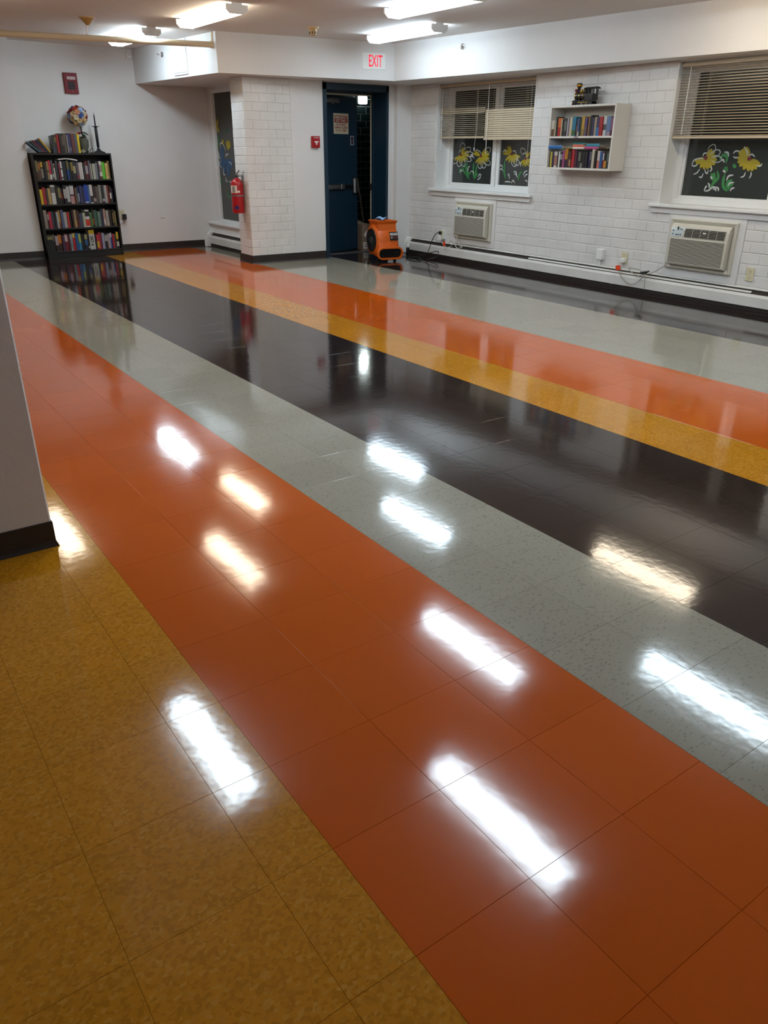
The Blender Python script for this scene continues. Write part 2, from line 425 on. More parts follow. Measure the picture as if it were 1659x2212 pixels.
# ------------------------------------------------------------------ windows
def frame_rect(mb, x0, x1, z0, z1, t, y0, y1, b=0.003):
    mb.cbox(x0, x1, y0, y1, z0, z0+t, b); mb.cbox(x0, x1, y0, y1, z1-t, z1, b)
    mb.cbox(x0, x0+t, y0, y1, z0+t-0.001, z1-t+0.001, b); mb.cbox(x1-t, x1, y0, y1, z0+t-0.001, z1-t+0.001, b)
    return mb
YG = 6.93   # pane plane
def stroke(mb, pts, w, mi, yp, conv):
    """painted brush stroke: tapered ribbon through photo points"""
    P = [conv(*q) for q in pts]; out = []
    for i in range(len(P)-1):
        p0, p1, p2, p3 = P[max(i-1, 0)], P[i], P[i+1], P[min(i+2, len(P)-1)]
        for k in range(5):
            t = k/5; out.append(0.5*((2*p1)+(p2-p0)*t+(2*p0-5*p1+4*p2-p3)*t*t+(3*p1-p0-3*p2+p3)*t**3))
    out.append(P[-1]); n = len(out); L_, R_ = [], []
    for i, q in enumerate(out):
        t = out[min(i+1, n-1)]-out[max(i-1, 0)]; nn = Vector((-t.z, 0, t.x)); nn = nn.normalized() if nn.length > 0 else Vector((1, 0, 0))
        f = math.sin(math.pi*min(max((i+0.35)/(n-0.3), 0.02), 0.98))**0.6
        L_.append(q+nn*w*f/2); R_.append(q-nn*w*f/2)
    y = yp-0.0008*(mi+1)-0.00006*(len(mb.m) % 11)
    mb.add([(q.x, y, q.z) for q in L_]+[(q.x, y, q.z) for q in R_], [(i, i+1, i+1+n, i+n) for i in range(n-1)], mi)
def petal(mb, c, ang, ln, wd, mi, yp, conv, r0=0.15):
    a = math.radians(ang); pts = []
    for k in range(4):
        t = r0+(1-r0)*k/3; pts.append((c[0]+math.cos(a)*ln*t, c[1]-math.sin(a)*ln*t))
    stroke(mb, pts, wd, mi, yp, conv)
PAINTS = None
def paints():
    return [mat('yellow_glass_paint', '9d8d14', 0.5), mat('green_glass_paint', '2f7a3e', 0.5), mat('white_glass_paint', 'b4b8b6', 0.5), mat('red_glass_paint', '6d1f2a', 0.5)]
def daisy(parent, c, R, conv, yp, px_m, droop, outline, rim=()):
    """yellow painted flower; droop/outline are petal angle lists"""
    mb = MB()
    for a in outline:   # white loops behind the petals
        r = math.radians(a); ex, ez = math.cos(r), -math.sin(r); nx, nz = -ez, ex
        L0, W0 = R*1.35, R*0.30
        loop = [(c[0]+ex*L0*t+nx*W0*s, c[1]+ez*L0*t+nz*W0*s) for t, s in ((0.35, 0.5), (0.7, 1.0), (1.0, 0.45), (1.02, -0.45), (0.72, -1.0), (0.4, -0.5))]
        stroke(mb, loop, 0.010, 2, yp, conv)
    for a in droop: petal(mb, c, a, R, R*0.30*px_m, 0, yp, conv)
    for pts in rim: stroke(mb, pts, 0.014, 2, yp, conv)
    stroke(mb, [(c[0]-R*0.16, c[1]), (c[0], c[1]-R*0.02), (c[0]+R*0.16, c[1])], R*0.26*px_m, 3, yp, conv)
    return mb.build('painted_flower', paints(), parent, label='yellow flower painted on the glass')
def leaves(parent, greens, whites, conv, yp, gw=0.028, ww=0.016):
    mb = MB()
    for q in greens: stroke(mb, q, gw, 1, yp, conv)
    for q in whites: stroke(mb, q, ww, 2, yp, conv)
    return mb.build('painted_leaves', paints(), parent, label='green and white leaves painted on the glass')

def wide_window(name, W, label, mull, pane_fr):
    x0, x1, z0, z1 = W
    w = empty_struct(name, label)
    MB().box(x0-0.002, x0+0.012, YW+0.004, YG+0.06, z0, z1).box(x1-0.012, x1+0.002, YW+0.004, YG+0.06, z0, z1).box(x0, x1, YW+0.004, YG+0.06, z1-0.012, z1+0.002).build('jamb_lining', M_TRIM, w)
    mb = MB(); frame_rect(mb, x0+0.012, x1-0.012, z0, z1-0.012, 0.055, YG-0.05, YG+0.05); mb.build('window_frame', M_TRIM, w)
    MB().cbox(mull-0.032, mull+0.032, YG-0.045, YG+0.03, z0+0.05, z1-0.06, 0.003).build('mullion', M_TRIM, w)
    MB().cbox(mull+0.036, mull+0.062, YG-0.03, YG+0.03, z0+0.05, z1-0.06, 0.003).build('sash_stile', M_TRIM, w)
    for a, b in ((x0+0.06, mull-0.03), (mull+0.05, x1-0.06)):
        s = MB(); frame_rect(s, a, b, z0+0.052, z1-0.062, 0.03, YG-0.025, YG+0.02); s.build('sash', M_TRIM, w)
        MB().box(a+0.025, b-0.025, YG, YG+0.006, z0+0.075, z1-0.085).build('pane', M_NIGHT_PANE, w)
    mb = MB().cbox(mull+0.004, mull+0.026, YG-0.062, YG-0.044, z0+0.19, z0+0.29, 0.006); mb.build('sash_handle', M_WHITEP, w)
    MB().cbox(x0-0.085, x1+0.085, YW-0.055, YG-0.03, z0-0.028, z0+0.004, 0.006).build('sill', M_TRIM, w)
    MB().cbox(x0-0.06, x1+0.06, YW-0.022, YW+0.01, z0-0.085, z0-0.027, 0.004).build('apron', M_WALL, w)
    return w
win1 = wide_window('window_1', W1, 'sliding window with flowers painted on both dark panes, above the air conditioner next to the exit door', -6.485, None)
win2 = wide_window('window_2', W2, 'sliding window with two large painted flowers, beside the white wall shelf', -2.60+0.0, None)
c4 = lambda a, b: at(930+a/6.91, 160+b/6.91, 1, YG)
c8 = lambda a, b: at(1400+a/6.14, 120+b/6.14, 1, YG)
yp = YG-0.0005
K1 = 0.00082
daisy(win1, (455, 1205), 125, c4, yp, K1, [75, 60, 30, 0, -35, -60, -80, -100, -120, -140], [78, 35, 5, -30, -100, -75, -135], [[(425, 1180), (440, 1140), (465, 1150)]])
daisy(win1, (755, 1225), 130, c4, yp, K1, [60, 35, 10, -15, -40, -65, -85, -105, -130, 160, 140], [40, -45, -75, -95], [[(660, 1160), (690, 1130), (740, 1160), (760, 1190)]])
daisy(win1, (1215, 1195), 135, c4, yp, K1, [120, 105, -20, -45, -70, -90, -110, -135, 150, 175], [-60, -75], [[(1225, 1150), (1265, 1150), (1280, 1200)], [(1270, 1210), (1305, 1250), (1280, 1310)], [(1080, 1160), (1110, 1145), (1130, 1160)]])
daisy(win1, (1425, 1265), 120, c4, yp, K1, [80, 60, -40, -70, -95, -115, -140, -20], [110], [[(1380, 1200), (1400, 1180), (1430, 1190)], [(1330, 1310), (1350, 1340), (1345, 1380)]])
leaves(win1, [[(580, 1570), (540, 1450), (500, 1330)], [(575, 1570), (545, 1400), (550, 1310)], [(560, 1540), (500, 1450), (480, 1390)], [(650, 1570), (640, 1430), (650, 1320)], [(655, 1570), (680, 1450), (690, 1360)], [(660, 1560), (690, 1500), (700, 1470)], [(545, 1560), (575, 1490), (610, 1470)], [(1120, 1560), (1100, 1450), (1110, 1290)], [(1310, 1590), (1330, 1500), (1370, 1450)], [(440, 1490), (440, 1430), (460, 1410)]],
       [[(450, 1480), (455, 1435), (485, 1450)], [(555, 1470), (565, 1400), (590, 1370)], [(600, 1270), (610, 1220), (640, 1240)], [(590, 1250), (620, 1200), (650, 1260)], [(600, 1450), (640, 1460), (650, 1510)], [(700, 1580), (740, 1550), (750, 1510)], [(710, 1540), (735, 1495), (760, 1510)], [(1020, 1380), (1060, 1360), (1080, 1400)], [(1030, 1430), (1065, 1415), (1080, 1450)], [(1160, 1520), (1170, 1490), (1180, 1570)], [(1240, 1460), (1275, 1460), (1290, 1500)], [(1250, 1490), (1280, 1500), (1300, 1550)], [(1110, 1610), (1150, 1605), (1200, 1615)], [(1210, 1630), (1235, 1585), (1260, 1630)], [(1385, 1510), (1410, 1460), (1450, 1445)], [(1400, 1540), (1430, 1500), (1455, 1500)], [(1410, 1590), (1435, 1590), (1445, 1615)]], c4, yp)
K2 = 0.00095
daisy(win2, (765, 1360), 150, c8, yp, K2, [55, 35, 10, -10, -35, -60, -80, -100, -120, -150, -165], [55, 25, -5], [[(725, 1340), (745, 1300), (790, 1290)], [(580, 1465), (610, 1390), (680, 1365), (740, 1370)], [(585, 1460), (620, 1465), (660, 1445)], [(600, 1575), (650, 1555), (690, 1500)], [(675, 1605), (710, 1615), (735, 1560)], [(755, 1500), (765, 1550), (790, 1560), (800, 1510)], [(820, 1540), (845, 1510), (835, 1460)]])
daisy(win2, (1345, 1370), 165, c8, yp, K2, [135, 120, 105, 150, 175, -165, -145, -120, -95, -75, -55, -30], [], [[(1275, 1205), (1310, 1260), (1325, 1330)], [(1340, 1330), (1380, 1310), (1420, 1345)], [(1440, 1460), (1490, 1465), (1515, 1430)], [(1225, 1615), (1270, 1600), (1295, 1545)], [(1340, 1630), (1365, 1590), (1368, 1540)], [(1130, 1300), (1170, 1265), (1225, 1275)], [(1130, 1340), (1160, 1355), (1195, 1350)]])
leaves(win2, [[(820, 1760), (870, 1690), (930, 1620), (920, 1530)], [(860, 1700), (880, 1620), (875, 1550)], [(830, 1640), (850, 1600), (840, 1560)], [(950, 1380), (1000, 1320), (1050, 1350), (1030, 1430)], [(1000, 1530), (1035, 1490), (1050, 1540)], [(1050, 1800), (1000, 1740), (1000, 1650), (1020, 1570)], [(1040, 1760), (1060, 1680), (1120, 1650)], [(1060, 1790), (1080, 1730), (1130, 1710)], [(1130, 1440), (1150, 1470), (1170, 1480)]],
       [[(1015, 1280), (1060, 1290), (1070, 1340)], [(970, 1390), (1000, 1385), (1010, 1420)], [(990, 1530), (1015, 1535), (1025, 1560)], [(1040, 1660), (1070, 1600), (1135, 1585)], [(1060, 1730), (1090, 1690), (1145, 1685)], [(1090, 1800), (1110, 1765), (1150, 1755)], [(830, 1600), (845, 1620), (850, 1645)], [(795, 1690), (815, 1720), (810, 1760)], [(745, 1790), (770, 1740), (785, 1735)], [(745, 1795), (800, 1790), (860, 1745), (920, 1750)], [(860, 1770), (890, 1770), (905, 1800)], [(890, 1745), (930, 1760), (935, 1800)]], c8, yp, 0.032, 0.018)

# alcove window
win3 = empty_struct('window_3', 'tall narrow alcove window with a blue flower painted on its dark pane')
mb = MB(); frame_rect(mb, WA[0], WA[1], WA[2], WA[3], 0.04, YA-0.012, YA+0.06); mb.build('window_frame', M_TRIM, win3)
MB().box(WA[0]+0.03, WA[1]-0.03, YA+0.03, YA+0.036, WA[2]+0.03, WA[3]-0.03).build('pane', M_NIGHT_PANE, win3)
MB().cbox(XF, -8.45, YA-0.13, YA+0.02, 0.335, 0.375, 0.008).build('sill', M_TRIM, win3)
MB().box(XF, -8.45, YA-0.09, YA+0.02, 0.20, 0.337).build('apron', M_TRIM, win3)
YG3 = YA+0.03
c3 = lambda a, b: at(455+a/7.625, 180+b/7.625, 1, YG3)
mb = MB()
bp = [mat('blue_glass_paint', '1c4a74', 0.5)]+paints()[1:3]+[paints()[0]]
for pts, w_ in (([(200, 1240), (190, 1140), (200, 1050)], 0.11), ([(230, 1240), (190, 1290), (185, 1380)], 0.10), ([(250, 1260), (225, 1370), (240, 1470)], 0.11), ([(260, 1260), (290, 1350), (290, 1540)], 0.12), ([(280, 1290), (330, 1320), (340, 1400)], 0.11)):
    stroke(mb, pts, w_, 0, YG3, c3)
for pts in ([(165, 1080), (160, 1000), (200, 990), (250, 1110)], [(140, 1130), (145, 1200), (170, 1250)], [(165, 1270), (150, 1330), (185, 1390)], [(210, 1390), (220, 1500), (245, 1500)], [(250, 1200), (270, 1170), (295, 1170)], [(300, 1295), (340, 1320), (345, 1360)], [(255, 1540), (255, 1600), (285, 1615)], [(145, 1450), (150, 1500), (160, 1530)], [(305, 1615), (335, 1630), (345, 1670)]):
    stroke(mb, pts, 0.022, 2, YG3, c3)
for pts in ([(290, 1760), (300, 1860), (345, 1880)], [(175, 1560), (165, 1640), (195, 1670)], [(265, 720), (280, 780), (250, 820)], [(150, 840), (130, 950), (120, 1100)]): stroke(mb, pts, 0.03, 1, YG3, c3)
for pts in ([(125, 590), (110, 720), (150, 800)], [(205, 920), (205, 960), (200, 990)], [(260, 950), (280, 1030), (310, 1080)], [(285, 950), (315, 1010), (315, 1060)]): stroke(mb, pts, 0.075, 3, YG3, c3)
mb.build('painted_flower', bp, win3, label='blue flower with yellow buds painted on the glass')

# ------------------------------------------------------------------ blinds
def blind(name, x0, x1, ztop, zbot, yb, closed_from, label, wand_x, wand_z, tilt_open=14, n=26, gap_rows=()):
    t = thing(name, label, 'blind', ((x0+x1)/2, yb, zbot), 0, 'beige venetian blinds'); L = x1-x0; H = ztop-zbot
    MB().cbox(-L/2, L/2, -0.02, 0.02, H-0.032, H, 0.003).build('headrail', M_BLIND, t)
    mesh_cache = {}
    for k in range(n):
        z = 0.028+(H-0.032-0.034)*k/(n-1)
        cl = (k/(n-1)) < closed_from; ang = 62 if cl else tilt_open
        if k in gap_rows: ang = 40
        if ang not in mesh_cache:
            a = math.radians(ang); pts = []
            for q in (-1, -0.5, 0, 0.5, 1):
                s = q*0.0125; c = 0.0018*(1-q*q)
                pts.append((s*math.cos(a)-c*math.sin(a), s*math.sin(a)+c*math.cos(a)))
            prof = pts+[(p[0], p[1]-0.0007) for p in pts[::-1]]
            m = MB(); m.prism(prof, -L/2+0.004, L/2-0.004, lambda a_, b_, e: (e, a_, b_)); mesh_cache[ang] = m.mesh('slat', M_BLIND)
        obj('slat', mesh_cache[ang], t, loc=(0, 0, z))
    MB().cbox(-L/2, L/2, -0.014, 0.014, 0.0, 0.020, 0.004).build('bottom_rail', M_BLIND, t)
    for fx in (-0.32, 0.32):
        MB().tube([(L*fx, -0.0135, 0.015), (L*fx, -0.0135, H-0.03)], 0.0009, 5).tube([(L*fx, 0.0135, 0.015), (L*fx, 0.0135, H-0.03)], 0.0009, 5).build('ladder_cord', M_BLIND, t)
    wx = wand_x-(x0+x1)/2
    MB().tube([(wx, -0.024, H-0.03), (wx, -0.026, wand_z-zbot)], 0.004, 6).build('tilt_wand', M_WHITEP, t)
    return t
B1 = blind('window_blind', -7.43, -6.53, 2.185, 1.545, YW+0.055, 0.0, 'beige venetian blind with open slats, next to the exit door', -7.37, 1.40, gap_rows=(12, 13, 14))
MB().tube([(0.32, -0.028, 0.60), (0.33, -0.028, 0.1), (0.30, -0.028, -0.10)], 0.0015, 5).build('pull_cord', M_WHITEP, B1)
MB().lathe([(0.002, -0.02), (0.007, 0.0), (0.006, 0.02), (0.002, 0.028)], (0.30, -0.028, -0.13), seg=8).build('cord_tassel', M_WHITEP, B1)
B2 = blind('window_blind', -6.525, -5.635, 2.185, 1.525, YW+0.050, 0.56, 'beige venetian blind with its lower slats shut tight', -6.45, 1.37)
MB().tube([(0.38, -0.028, 0.60), (0.385, -0.028, 0.1), (0.38, -0.028, -0.28)], 0.0015, 5).build('pull_cord', M_WHITEP, B2)
B3 = blind('window_blind', -3.69, -1.90, 2.185, 1.525, YW+0.055, 0.0, 'wide beige venetian blind with open slats, beside the white wall shelf', -3.58, 1.56, 18)

# ------------------------------------------------------------------ baseboard heaters
def heater(name, label, p0, p1, length, face, end_cap, joints, wall_off=0.072, damper=None):
    """local: e along length, o out of the wall, z"""
    t = thing(name, label, 'heater', p0, 0, 'baseboard heaters')
    mp = (lambda o, z, e: (e, -o, z))
    W_ = wall_off
    MB().prism([(0, 0.02), (0.006, 0.02), (0.006, 0.200), (0.020, 0.215), (0.026, 0.212), (0.028, 0.216), (0.018, 0.224), (0, 0.224)], 0, length, mp).build('back_panel', M_HEAT, t)
    ed = [0.0]+joints+[length]
    for a, b in zip(ed[:-1], ed[1:]):
        MB().prism([(W_, 0.060), (W_-0.004, 0.060), (W_-0.004, 0.148), (W_-0.012, 0.166), (W_-0.024, 0.170), (W_-0.024, 0.174), (W_-0.009, 0.170), (W_, 0.150)], a+0.0015, b-0.0015, mp).build('front_cover', M_HEAT, t)
        if b < length-0.01: MB().prism([(W_+0.001, 0.058), (W_-0.002, 0.058), (W_-0.002, 0.15), (W_-0.01, 0.171), (W_+0.001, 0.152)], b-0.02, b+0.02, mp).build('joint_strip', M_HEAT, t)
    MB().prism([(0.006, 0.022), (W_-0.012, 0.022), (W_-0.012, 0.164), (0.006, 0.205)], 0.004, length-0.004, mp).build('fin_core', mat('rusty_fins', '2a211b', 0.6), t)
    MB().prism([(0.0, 0.0), (W_-0.016, 0.0), (W_-0.016, 0.062), (0.0, 0.062)], 0.002, length-0.002, mp).build('toe_strip', M_BASE, t)
    if damper: MB().prism([(0.030, 0.196), (0.050, 0.182), (0.051, 0.184), (0.031, 0.198)], damper[0], damper[1], mp).build('damper_blade', M_HEAT, t)
    if end_cap: MB().prism([(0, 0.012), (W_+0.003, 0.012), (W_+0.003, 0.155), (W_-0.006, 0.190), (0.04, 0.228), (0, 0.230)], -0.008, 0.095, mp).build('end_cap', M_TRIM, t)
    return t
heater('baseboard_heater', 'long dented white baseboard heater under the window wall', (-8.02, YW+0.003, 0), None, 8.4, '-y', True, [1.55, 3.9, 6.2], damper=(2.55, 5.55))
heater('baseboard_heater', 'short white baseboard heater under the tall alcove window', (XF+0.004, YA-0.09, 0), None, 1.86, '-y', True, [], 0.085)

# ------------------------------------------------------------------ air conditioners
def aircon(label, board, fx0, fx1, fz0, fz1):
    bo = struct(MB().cbox(board[0], board[1], YW-0.012, YW+0.012, board[2], board[3], 0.003).build(board[4], M_WALL), board[5])
    cx, cz = (fx0+fx1)/2, (fz0+fz1)/2; W_, H_ = fx1-fx0, fz1-fz0
    t = thing('air_conditioner', label, 'air conditioner', (cx, YW-0.011, cz), 0, 'through-wall air conditioners')
    mb = MB()
    def ring(i, y): return [(-W_/2+i, y, -H_/2+i), (W_/2-i, y, -H_/2+i), (W_/2-i, y, H_/2-i), (-W_/2+i, y, H_/2-i)]
    mb.loft([ring(0, 0), ring(0.002, -0.030), ring(0.012, -0.036), ring(0.040, -0.022), ring(0.045, 0.0)], cap=False); mb.build('trim_frame', M_BEIGE, t)
    w, h = W_-0.10, H_-0.085; D = 0.105
    # bowed housing
    mb = MB(); prof = [(-h/2, -0.02), (-h/2, -D+0.02), (-h/2+0.015, -D), (h/2-0.14, -D), (h/2-0.06, -D+0.008), (h/2-0.02, -D+0.025), (h/2, -D+0.05), (h/2, -0.02)]
    mb.prism(prof, -w/2, w/2, lambda a, b, e: (e, b+0.02, a)); mb.build('housing', M_BEIGE, t)
    FY = -D+0.02
    MB().box(-w/2+0.02, w/2-0.025, FY-0.001, FY+0.004, -h/2+0.022, h/2-0.150).build('grille_backing', M_DARK, t)
    n = 20; z0, z1 = -h/2+0.024, h/2-0.156; sl = MB().prism([(0, 0), (-0.006, 0.0005), (-0.006, 0.0035), (0, 0.0055)], -w/2+0.018, w/2-0.023, lambda a, b, e: (e, a, b)).mesh('louver', M_BEIGE)
    for k in range(n): obj('louver', sl, t, loc=(0, FY, z0+(z1-z0-0.006)*k/(n-1)))
    # air outlet with grid
    ox0, ox1, oz0, oz1 = -w/2+0.17, w/2-0.03, h/2-0.125, h/2-0.022
    def slope(z):
        for (za, ya), (zb, yb) in (((h/2-0.16, 0), (h/2-0.14, 0)), ((h/2-0.14, 0), (h/2-0.06, 0.008)), ((h/2-0.06, 0.008), (h/2-0.01, 0.0375))):
            if z <= zb: return FY-0.0005+ya+(yb-ya)*(z-za)/(zb-za)
        return FY+0.037
    def strip(x0, x1, off):
        zs_ = [oz0, h/2-0.06, (h/2-0.06+oz1)/2, oz1]; v_ = []
        for z in zs_: v_ += [(x0, slope(z)-off, z), (x1, slope(z)-off, z)]
        return MB().add(v_, [(2*i, 2*i+1, 2*i+3, 2*i+2) for i in range(3)])
    strip(ox0, ox1, 0.002).build('outlet_recess', M_DARK, t)
    for k in range(8):
        z = oz0+0.006+(oz1-oz0-0.012)*k/7; MB().cbox(ox0, ox1, slope(z)-0.006, slope(z)-0.001, z-0.0010, z+0.0010, 0.0003).build('outlet_vane', M_BEIGE, t)
    for k in range(6):
        x = ox0+(ox1-ox0)*k/5; strip(x-0.002, x+0.002, 0.0065).build('outlet_divider', M_BEIGE, t)
    zc = (oz0+oz1)/2; MB().cbox((ox0+ox1)/2-0.016, (ox0+ox1)/2+0.016, slope(zc)-0.011, slope(zc)-0.004, zc-0.008, zc+0.008, 0.002).build('badge', M_WHITEP, t)
    px0, px1 = -w/2+0.012, -w/2+0.155
    cp = strip(px0, px1, 0.003).build('control_panel', mat('control_panel_silver', 'c3ced2', 0.25), t)
    for bx, bz, bw, bh, mm in ((0.07, 0.062, 0.012, 0.034, M_BLACK), (0.018, 0.05, 0.014, 0.010, M_BLACK), (0.018, 0.018, 0.014, 0.010, M_BLACK), (0.06, 0.012, 0.013, 0.013, M_BLACK), (0.085, 0.014, 0.012, 0.010, M_BLACK), (0.108, 0.014, 0.012, 0.012, M_BLACK), (0.100, 0.068, 0.030, 0.007, M_BLACK), (0.03, 0.085, 0.06, 0.008, M_WHITEP)):
        z = oz0+bz; MB().cbox(px0+bx, px0+bx+bw, slope(z)-0.008, slope(z)-0.002, z, z+bh, 0.002).build('button', mm, cp)
    return t
ac1 = aircon('beige air conditioner under the window next to the exit door', (AC1[0], AC1[1], AC1[2], AC1[3], 'trim_1', 'white board around the air conditioner next to the door'), -6.93, -6.205, 0.315, 0.785)
ac2 = aircon('beige air conditioner under the window beside the wall shelf', (AC2[0], AC2[1], AC2[2], AC2[3], 'trim_2', 'white board around the air conditioner beside the shelf'), -3.49, -2.735, 0.310, 0.795)

# ------------------------------------------------------------------ door, frame and vestibule
FR0, FR1, FX0, FX1 = 5.285, 6.345, XD+0.012, -8.50
fr = empty_struct('door_frame', 'navy steel frame around the exit door'); 
mb = MB().box(FX1, FX0, FR0, FR0+0.055, 0, 2.195).box(FX1, FX0, FR1-0.04, FR1, 0, 2.195).box(FX1, FX0, FR0, FR1, 2.115, 2.195)
mb.box(FX1+0.06, FX1+0.10, FR1-0.06, FR1-0.03, 0, 2.13).box(FX1+0.05, FX1+0.10, FR0+0.03, FR0+0.09, 0, 2.13).box(FX1+0.05, FX1+0.10, FR0+0.05, FR1-0.05, 2.095, 2.13)
mb.build('jamb', M_BLUE, fr)
MB().cbox(FX1+0.035, FX1+0.060, FR1-0.064, FR1-0.040, 0.0, 2.10, 0.003).build('weather_strip', mat('cream_strip', 'bdb39a', 0.5), fr)
MB().cbox(FX1+0.035, FX1+0.060, FR0+0.08, FR1-0.064, 2.078, 2.098, 0.003).build('weather_strip', mat('cream_strip', 'bdb39a', 0.5), fr)
MB().cbox(FX1+0.03, FX1+0.075, FR1-0.085, FR1-0.045, 0.86, 0.95, 0.004).build('strike_plate', M_BLACK, fr)
MB().cbox(FX1-0.10, FX1+0.06, FR0+0.07, FR1-0.04, -0.003, 0.010, 0.003).build('threshold', M_STEEL, fr)
fr.name = 'door_frame_1'; fr.name = 'trim_3'
# leaf, hinged on the left, ajar
leaf = empty_struct('door_1', 'navy steel exit door standing ajar'); leaf.location = (-8.475, 5.358, 0.018); ang = math.radians(17.0)
leaf.rotation_euler = (0, 0, ang)   # local: y along the leaf, x = room side
LW, LH = 0.925, 2.06
MB().cbox(-0.045, 0.0, 0.0, LW, 0.0, LH, 0.002).build('leaf_panel', M_BLUE, leaf)
pb = MB().cbox(0.0, 0.045, 0.05, 0.50, 0.86, 0.925, 0.006).build('push_bar', M_STEEL, leaf)
MB().cbox(0.0, 0.055, 0.50, 0.58, 0.855, 0.93, 0.006).build('push_bar_joint', M_STEEL, leaf)
MB().cbox(0.0, 0.040, 0.58, 0.80, 0.87, 0.915, 0.006).build('latch_rail', M_BLACK, leaf)
MB().cbox(0.0, 0.060, 0.79, 0.885, 0.79, 1.01, 0.016).build('latch_case', M_STEEL, leaf)
dc = MB().cbox(0.0, 0.06, 0.20, 0.48, 1.965, 2.02, 0.006).build('door_closer', M_STEEL, leaf)
MB().tube([(0.03, 0.36, 1.967), (0.03, 0.36, 1.95)], 0.012, 8).build('valve', M_STEEL, dc)
MB().cbox(0.02, 0.035, 0.30, 0.62, 2.022, 2.032, 0.002).cbox(0.02, 0.24, 0.60, 0.62, 2.030, 2.038, 0.002).build('closer_arm', M_STEEL, leaf)
MB().tube([(-0.01, -0.003, 0.95), (-0.01, -0.003, 1.06)], 0.008, 8).build('hinge', M_STEEL, leaf)
MB().tube([(-0.01, -0.003, 0.2), (-0.01, -0.003, 0.31)], 0.008, 8).build('hinge', M_STEEL, leaf)
MB().tube([(-0.01, -0.003, 1.75), (-0.01, -0.003, 1.86)], 0.008, 8).build('hinge', M_STEEL, leaf)
def leaf_uv(u, v):
    d = RIGHT*((u-829.5)/F_PX) - UP*((v-1106.0)/F_PX) + FWD; n = Vector((math.cos(ang), math.sin(ang), 0))
    q = CAM + d*((leaf.location-CAM).dot(n)/d.dot(n)) - leaf.location
    return q.dot(Vector((-math.sin(ang), math.cos(ang), 0))), q.z
# notice
def on_leaf(y, z, x=0.0):
    return Vector((leaf.location.x+x*math.cos(ang)-y*math.sin(ang), leaf.location.y+x*math.sin(ang)+y*math.cos(ang), leaf.location.z+z))
sg = thing('notice_sign', 'cream notice with red lettering on the navy exit door', 'sign', on_leaf(*leaf_uv(720.5, 289)), ang)
SWd, SHt = leaf_uv(752.5, 290)[0]-leaf_uv(720.5, 289)[0], leaf_uv(720, 244)[1]-leaf_uv(720, 289)[1]
MB().cbox(0.0005, 0.004, 0, SWd, 0, SHt, 0.0015).build('sign_plate', mat('cream_sign', 'cbbda2', 0.5), sg)
R_ = mat('sign_red', '8e1218', 0.5)
SHt = SHt or 0.3; zq = SHt/0.30
MB().box(0.004, 0.0046, 0.02, SWd-0.02, 0.165*zq, 0.268*zq).build('red_panel', R_, sg)
ey_, ez_ = (0, 1, 0), (0, 0, 1)
CR = mat('cream_sign_text', 'd8ccb4', 0.5)
text(sg, 'EMERGENCY', (0.0048, 0.028, 0.222*zq), ey_, ez_, SWd-0.056, 0.034, CR, bold=0.02)
text(sg, 'EXIT ONLY', (0.0048, 0.045, 0.175*zq), ey_, ez_, SWd-0.09, 0.036, CR, bold=0.02)
text(sg, 'DOOR MUST', (0.0042, 0.055, 0.122*zq), ey_, ez_, SWd-0.11, 0.028, R_, bold=0.02)
text(sg, 'REMAIN CLOSED', (0.0042, 0.026, 0.078*zq), ey_, ez_, SWd-0.052, 0.028, R_, bold=0.02)
text(sg, 'AT ALL TIMES', (0.0042, 0.05, 0.034*zq), ey_, ez_, SWd-0.10, 0.028, R_, bold=0.02)
st = thing('door_sticker', 'small white sticker with two dark round symbols on the navy door', 'sticker', on_leaf(*leaf_uv(757, 313.5)), ang)
MB().box(0.0005, 0.0015, 0, 0.075, 0, 0.12).build('sticker_sheet', mat('sticker_grey', 'b9b3bd', 0.5), st)
for zc in (0.035, 0.085):
    MB().lathe([(0.029, 0.0015), (0.029, 0.0021), (0.021, 0.0021), (0.021, 0.0015)], (0, 0.0375, zc), 'x', 20).build('round_symbol', mat('sticker_dark', '3a2a40', 0.5), st)
MB().prism([(0.022, 0.055), (0.030, 0.050), (0.054, 0.088), (0.046, 0.093)], 0.0015, 0.0021, lambda a, b, e: (e, a, b-0.01)).build('slash_symbol', mat('sticker_dark', '3a2a40', 0.5), st)

# vestibule behind the door
VX = -9.95
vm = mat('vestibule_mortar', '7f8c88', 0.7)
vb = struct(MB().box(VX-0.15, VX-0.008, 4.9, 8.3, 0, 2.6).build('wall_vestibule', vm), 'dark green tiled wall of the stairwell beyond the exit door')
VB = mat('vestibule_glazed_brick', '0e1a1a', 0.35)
m_ = MB().add([(0, -0.004, 0.004), (0, 0.196, 0.004)], []) if False else None
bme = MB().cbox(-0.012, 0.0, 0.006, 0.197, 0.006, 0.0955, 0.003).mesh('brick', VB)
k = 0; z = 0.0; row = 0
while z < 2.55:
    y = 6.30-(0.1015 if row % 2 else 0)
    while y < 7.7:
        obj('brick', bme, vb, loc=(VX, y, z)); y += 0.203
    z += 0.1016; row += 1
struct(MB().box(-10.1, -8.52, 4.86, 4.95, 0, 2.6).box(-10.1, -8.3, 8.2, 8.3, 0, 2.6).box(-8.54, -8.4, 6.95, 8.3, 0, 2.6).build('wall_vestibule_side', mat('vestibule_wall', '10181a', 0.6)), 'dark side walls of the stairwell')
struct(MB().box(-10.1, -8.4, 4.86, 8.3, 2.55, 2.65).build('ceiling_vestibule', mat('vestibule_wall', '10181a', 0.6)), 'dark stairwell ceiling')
struct(MB().box(-10.1, -8.42, 4.86, 8.3, -0.12, -0.003).build('floor_vestibule', mat('vestibule_floor', '6a6a68', 0.5)), 'grey stairwell floor')
